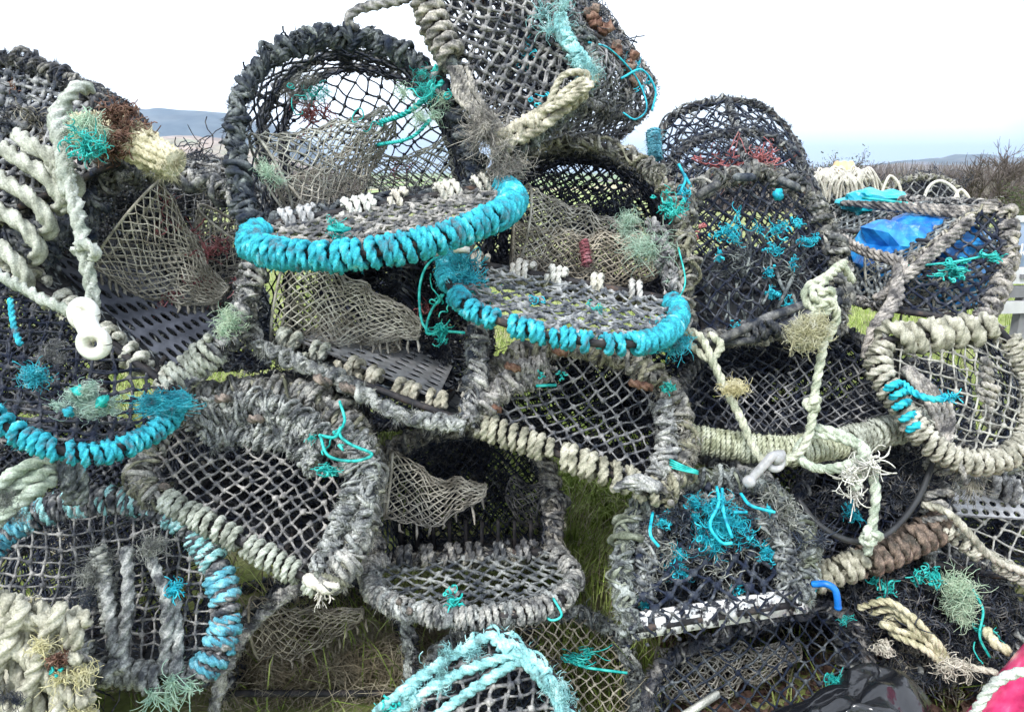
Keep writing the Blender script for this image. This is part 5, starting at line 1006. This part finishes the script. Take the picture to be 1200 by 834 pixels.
# pale plaited rope heap, bottom left corner
Uq, HU, hU, plU = pot('pot in the bottom left corner capped with thick pale plaited rope', [(-190, 960), (-180, 860), (-120, 765), (-50, 722), (20, 712), (68, 742), (92, 800), (96, 870), (90, 960)],
    [(-190, 960, 1.02), (90, 960, 1.04), (0, 710, 1.10)], (20, 850, 1.5), front=True, fcell=.028, fr=.003, hoop_r=.02, mats=('rope_beige', 'fluff_yellow'), hair=900, side_cell=.03, base_foul=False, mid=0)
def f(mb):
    for k in range(11):
        x = -10+k*7; ph = rng.uniform(0, 6); t = np.linspace(0, 1, 30)
        px = -20+t*(115)+14*np.sin(t*9+k*.9); py = 704+t*150*(.2+k*.085)+12*np.cos(t*11+k*1.3); mb.rope(PL(np.stack([px, py, 1.055+.012*np.sin(t*10+k*2)], 1)), .0095)
    for k in range(5): t = np.linspace(0, 1, 26); mb.rope(PL(np.stack([5+k*14+11*np.sin(t*8+k*2), 705+t*150, 1.045+.012*np.cos(t*8+k*2)], 1)), .0105)
    mb.blob(P(30, 800, 1.11), .065, 3, (1.1, .6, 1.2), 12, .1)
    for x, y in ((62, 745), (95, 790), (88, 830), (55, 760)): mb.frizz(P(x, y, 1.05), .022, 260, .0008, m=1)
    mb.frizz(P(74, 765, 1.04), .014, 200, .001, m=2); mb.frizz(P(20, 820, 1.03), .02, 150, m=4); squiggle(mb, P(62, 783, 1.03), .012, 4, .0025, 5)
deco(Uq, 'plaited_rope', ['rope_beige', 'fluff_yellow', 'rust', 'rope_beige', 'fluff_dark', 'twine_teal'], f)
# knotted rope with frayed yellow tufts
K1 = thing('knotted_rope', 'cream rope doubled through a big knot, frayed yellow tassel at its side', 'rope', P(965, 320, 1.4))
mb = MB(); mb.rope(smooth(PL([(990, 308, 1.44), (978, 318, 1.40), (962, 335, 1.37), (955, 355, 1.36), (962, 368, 1.35), (975, 358, 1.35), (974, 342, 1.36)]), 10), .0085)
mb.rope(smooth(PL([(1000, 330, 1.45), (985, 312, 1.42), (968, 325, 1.38), (948, 335, 1.37), (944, 350, 1.36), (955, 362, 1.35), (972, 352, 1.34), (980, 372, 1.36), (968, 400, 1.37)]), 10), .0085)
mb.rope(smooth(PL([(960, 345, 1.355), (954, 372, 1.35), (953, 398, 1.36)]), 8), .008); knot(mb, P(962, 348, 1.35), .018, .008)
mb.rope(smooth(PL([(968, 380, 1.36), (962, 420, 1.36), (954, 465, 1.36), (950, 500, 1.36), (938, 528, 1.37), (915, 542, 1.37), (900, 545, 1.38)]), 10), .0085); knot(mb, P(952, 474, 1.355), .011, .007)
mb.obj('rope', 'rope_green', K1)
mb = MB(); mb.frizz(P(945, 388, 1.345), .032, 1000, .0007, j=9, curl=.35, bias=(-.7, 0, -.9)); mb.frizz(P(962, 386, 1.345), .025, 300, .0007, j=8, curl=.55); mb.obj('frayed_tassel', 'fluff_yellow', K1)
K2 = thing('knotted_rope', 'cream rope running down to the grey shackle, small yellow frayed tuft halfway', 'rope', P(850, 450, 1.4))
mb = MB(); mb.rope(smooth(PL([(800, 385, 1.46), (822, 396, 1.43), (836, 425, 1.41), (850, 455, 1.40), (868, 490, 1.39), (886, 530, 1.38), (900, 545, 1.375)]), 10), .0085); mb.rope(smooth(PL([(806, 400, 1.46), (830, 420, 1.42), (845, 405, 1.43), (830, 390, 1.44)]), 8), .008); mb.obj('rope', 'rope_green', K2)
mb = MB(); mb.frizz(P(858, 454, 1.39), .022, 420, .0007, j=8, curl=.55); mb.obj('frayed_tuft', 'fluff_yellow', K2)
K3 = thing('knotted_rope', 'pale knotted rope looped over the lichened bar, its white frayed end hanging right', 'rope', P(1000, 530, 1.4))
mb = MB()
for s_ in (0, 1):
    mb.rope(smooth(PL([(945, 500+s_*8, 1.40), (975, 505+s_*6, 1.38), (1005, 518+s_*4, 1.37), (1015, 530, 1.37), (990, 545+s_*4, 1.37), (955, 548, 1.37), (935, 532, 1.38), (945, 512, 1.39)]), 10), .0085)
mb.rope(smooth(PL([(1005, 520, 1.375), (1020, 545, 1.37), (1026, 580, 1.36), (1022, 615, 1.36), (1016, 650, 1.38)]), 10), .0088); mb.rope(smooth(PL([(1002, 515, 1.37), (1012, 535, 1.36), (1008, 560, 1.36), (1000, 575, 1.365)]), 8), .008); knot(mb, P(1020, 628, 1.36), .013, .0085); knot(mb, P(1012, 540, 1.36), .012, .008)
mb.obj('rope', 'rope_green', K3)
mb = MB(); mb.frizz(P(1004, 562, 1.355), .032, 160, .0013, curl=.3, bias=(-.3, 0, -1.2)); mb.frizz(P(1020, 545, 1.35), .016, 60, .0012); mb.obj('frayed_end', ['rope_white'], K3)
mb = MB(); mb.tube(step(smooth(PL([(875, 568, 1.365), (885, 556, 1.36), (895, 545, 1.355), (906, 534, 1.355), (918, 532, 1.36)]), 8), .003), .0085, 12); torus(mb, P(908, 541, 1.365), np.array([1, 0, .3]), np.array([-.3, .3, 1.0]), .012, tube_r=.007)
mb.blob(P(878, 564, 1.36), .0125, rough=.02, seg=10); mb.blob(P(912, 536, 1.358), .012, rough=.02, seg=10)
tag(mb.obj('plastic_shackle', 'plastic_grey', base=P(895, 548, 1.36)), 'grey plastic shackle where the two cream ropes meet', 'shackle')
mb = MB(); mb.tube(step(smooth(PL([(952, 684, 1.34), (968, 684, 1.325), (978, 690, 1.32), (981, 700, 1.32), (982, 711, 1.325)]), 8), .002), .0062, 10, m=0); mb.blob(P(982, 711, 1.325), .007, rough=.02, m=0, seg=8)
tag(mb.obj('plastic_hook', 'plastic_blue', base=P(970, 690, 1.32)), 'bright blue plastic hook right of the turquoise-smothered pot', 'hook')
mb = MB(); mb.tube(step(PL([(541, 274, 1.37), (541, 286, 1.37), (541, 296, 1.37)]), .002), .012, 14); mb.tube(PL([(541, 290, 1.37), (541, 296, 1.37)]), .0155, 14)
tag(mb.obj('plastic_fitting', 'plastic_white', base=P(541, 286, 1.37)), 'small white plastic fitting tucked under the right end of the turquoise-bound flap', 'fitting')
# weathered stick bottom
mb = MB(); a, b = P(795, 842, 1.32), P(842, 812, 1.36); ax = nrm(b-a); mb.box((a+b)/2, (np.linalg.norm(b-a)/2, .004, .006), np.stack([ax, nrm(np.cross(ax, UP)), nrm(np.cross(ax, np.cross(ax, UP)))]))
tag(mb.obj('wooden_stake', 'rope_white', base=(a+b)/2), 'split white wooden stake at the bottom edge in front of the dark low pot', 'stake')
# black bin bag
def bag():
    g_ = np.random.default_rng(3)
    n, k = 70, 110; u = np.linspace(0, 1, n); v = np.linspace(0, 1, k); V = np.zeros((n, k, 3))
    top = smooth(PL([(880, 850, 1.30), (950, 812, 1.30), (985, 800, 1.32), (1015, 777, 1.34), (1040, 782, 1.34), (1075, 800, 1.32), (1100, 850, 1.30)]), 10); top = resample(top, k)
    mid = resample(smooth(PL([(870, 880, 1.20), (960, 850, 1.20), (1020, 830, 1.22), (1070, 850, 1.20), (1110, 880, 1.2)]), 10), k); low = top.copy(); low = mid+np.array([0, -.03, -.2]); back = top+np.array([0, .10, -.16])
    for i, uu in enumerate(u):
        if uu < .3: w_ = uu/.3; V[i] = back*(1-w_)+top*w_
        elif uu < .65: w_ = (uu-.3)/.35; V[i] = top*(1-w_)+mid*w_
        else: w_ = (uu-.65)/.35; V[i] = mid*(1-w_)+low*w_
    U_, W_ = np.meshgrid(u, v, indexing='ij')
    for _ in range(26):        # sharp folds fanning from the peak
        cu, cv = g_.uniform(0, .5), g_.uniform(.2, .8); a = g_.uniform(0, 2*PI); fq = g_.uniform(4, 16)
        t_ = (U_-cu)*math.cos(a)+(W_-cv)*math.sin(a); s = 1-np.abs(((t_*fq+g_.uniform(0, 1)) % 2)-1)*2; V += (s*g_.uniform(.3, 1))[..., None]*nrm(g_.normal(0, 1, 3))*.0065*np.exp(-((U_-cu)**2+(W_-cv)**2)*3)[..., None]
    mb = MB(); a = (np.arange(n-1)[:, None]*k+np.arange(k-1)).ravel(); mb.add(V.reshape(-1, 3), np.stack([a, a+1, a+k+1, a+k], 1))
    tag(mb.obj('bin_bag', 'bag_black', base=P(1010, 830, 1.26)), 'shiny black plastic bin bag crumpled at the bottom edge', 'bag')
bag()
# red buoy with rope
mat('buoy_red', [(.40, .02, .07), (.70, .04, .16), (.76, .08, .22), (.80, .40, .48)], 30, rough=.32, spec=.5, coat=.5, bump=.15, bscale=60, fine=14, detail=8, pos=(.3, .75))
r3 = thing('buoy', 'glossy crimson buoy cut off by the bottom right corner, cream rope round it', 'buoy', P(1230, 850, 1.2))
mb = MB(); p0, p1 = P(1140, 880, 1.22), P(1262, 735, 1.22); t = np.linspace(0, 1, 30); q = p0*(1-t)[:, None]+p1*t[:, None]; off = P(1250, 865, 1.24)-(p0+p1)/2
q = (p0*1.3-p1*.3)*(1-t)[:, None]+(p1*1.3-p0*.3)*t[:, None]+off; mb.tube(q, .125*np.sqrt(np.clip(1-(2*t-1)**6, .02, 1)), 48); mb.obj('float_body', 'buoy_red', r3)
mb = MB(); mb.rope(smooth(PL([(1128, 860, 1.10), (1146, 828, 1.08), (1162, 804, 1.07), (1185, 790, 1.065), (1215, 786, 1.06), (1250, 792, 1.07)]), 10), .0075); mb.obj('rope', 'rope_white', r3)
# coil of pale line + orange float on the far pots
mb = MB()
for k in range(34):
    x = rng.uniform(950, 1020); a = rng.uniform(14, 38); y = rng.uniform(198, 206); mb.tube(step(smooth(PL([(x-a*.5, y+rng.uniform(20, 34), 2.75), (x-a*.35, y+10, 2.72), (x, y-rng.uniform(0, 5), 2.72), (x+a*.35, y+8, 2.72), (x+a*.55, y+rng.uniform(18, 34), 2.75)]), 6), .01), .0042, 5)
tag(mb.obj('line_coil', 'rope_white', base=P(985, 215, 2.75)), 'loose heap of thin pale line over the distant pots', 'rope')
for x0, x1, yy, d, lb in ((1080, 1124, 212, 2.3, 'tall arch of pale line standing up behind the blue bag'), (1112, 1140, 222, 2.3, 'short arch of pale line right of the tall one'), (1030, 1058, 206, 2.5, 'narrow loop of pale line left of the tall arch')):
    mb = MB(); mb.tube(step(smooth(PL([(x0, yy+30, d), (x0+8, yy+8, d), ((x0+x1)/2, yy, d), (x1-4, yy+12, d), (x1, yy+34, d)]), 8), .01), .0052, 5)
    tag(mb.obj('line_loop', 'rope_white', base=P(x0, yy+30, d)), lb, 'rope')
mat('buoy_orange', [(.66, .42, .20), (.80, .60, .34)], 20, rough=.4)
mb = MB(); t = np.linspace(0, 1, 16); c = P(988, 200, 2.85); mb.tube(c+np.stack([(t-.5)*.085, 0*t, 0*t], 1), .036*np.sqrt(np.clip(1-(2*t-1)**2, .05, 1)), 18)
for s_ in (-.3, 0, .3): mb.tube(c+np.array([[s_*.09-.002, 0, 0], [s_*.09+.002, 0, 0]]), .037, 18)
tag(mb.obj('buoy', 'buoy_orange', base=c), 'small faded orange float sitting on the pale line in the distance', 'buoy')
# banner and pale trailer at the right edge
mat('banner', [(.20, .27, .38), (.34, .42, .56), (.50, .56, .66)], 2.2, rough=.5, bump=.1, bscale=20)
mat('panel_pale', [(.45, .45, .45), (.60, .60, .60), (.68, .68, .68)], 4, rough=.5, bump=.1)
mat('panel_grey', [(.14, .14, .15), (.26, .26, .27)], 5, rough=.6)
r4 = thing('banner', 'blue banner with white lettering at the right edge behind the heap', 'banner', P(1230, 330, 3.4))
c = P(1245, 290, 3.5); mb = MB(); A3 = np.stack([nrm(np.array([1, .12, 0])), nrm(np.array([-.12, 1, 0])), np.array([0, 0, 1.0])]); mb.box(c, (.34, .008, .125), A3); mb.obj('panel', 'banner', r4, flat=True)
mb = MB(); mb.box(c+np.array([0, -.006, .135]), (.345, .012, .014), A3); mb.box(c+np.array([0, -.006, -.122]), (.345, .012, .006), A3); mb.obj('rail', 'panel_pale', r4, flat=True)
mb = MB()
for x in (-.3, .3): mb.box(c+A3[0]*x+np.array([0, .02, -.45]), (.012, .012, .45), A3)
mb.obj('post', 'panel_grey', r4, flat=True)
fc = bpy.data.curves.new('lettering', 'FONT'); fc.body = 'banker'; fc.size = .092; fc.extrude = .001; fo = bpy.data.objects.new('lettering', fc); C.objects.link(fo)
deps = bpy.context.evaluated_depsgraph_get(); me = bpy.data.meshes.new_from_object(fo.evaluated_get(deps)); bpy.data.objects.remove(fo); me.materials.clear(); me.materials.append(M['plastic_white'])
lo = bpy.data.objects.new('lettering', me); C.objects.link(lo); lo.parent = r4; lp = P(1163, 302, 3.42)-np.array(r4['_w']); lo.location = lp; lo.rotation_euler = (PI/2, 0, R(6.8)); lo['_w'] = np.zeros(3)
r5 = thing('trailer', 'pale slatted trailer side on the grass below the banner at the right', 'trailer', P(1230, 380, 3.0))
mb = MB()
for k, (y, h) in enumerate(((322, .030), (340, .022), (358, .024))): c = P(1258, y, 3.0); mb.box(c, (.33, .015+.004*(k % 2), h), A3, m=k % 2)
mb.obj('slatted_side', ['panel_pale', 'panel_grey'], r5, flat=True)
mb = MB(); 
for x in (-.25, .05, .28): mb.box(P(1258, 385, 3.05)+A3[0]*x, (.02, .02, .14), A3)
mb.box(P(1258, 318, 3.1), (.34, .12, .008), A3); mb.obj('chassis', 'panel_grey', r5, flat=True)
# ------------------------------------------------------------------ haze over the valley
hz = bpy.data.materials.new('haze'); hz.use_nodes = True; hn = hz.node_tree; hn.nodes.clear(); ho = hn.nodes.new('ShaderNodeOutputMaterial'); hv = hn.nodes.new('ShaderNodeVolumePrincipled')
hv.inputs['Color'].default_value = (.52, .72, 1.0, 1); hv.inputs['Density'].default_value = .00018; hv.inputs['Anisotropy'].default_value = .3; hn.links.new(hv.outputs[0], ho.inputs['Volume']); M['haze'] = hz
mb = MB(); mb.box((0, 4200, 142), (6800, 5400, 158)); o = mb.obj('haze', 'haze', flat=True); o['kind'] = 'stuff'; o['label'] = 'pale blue haze lying over the valley'; o['category'] = 'haze'
for o in bpy.data.objects:
    for k_ in ('_w', '_H'):
        if k_ in o: del o[k_]
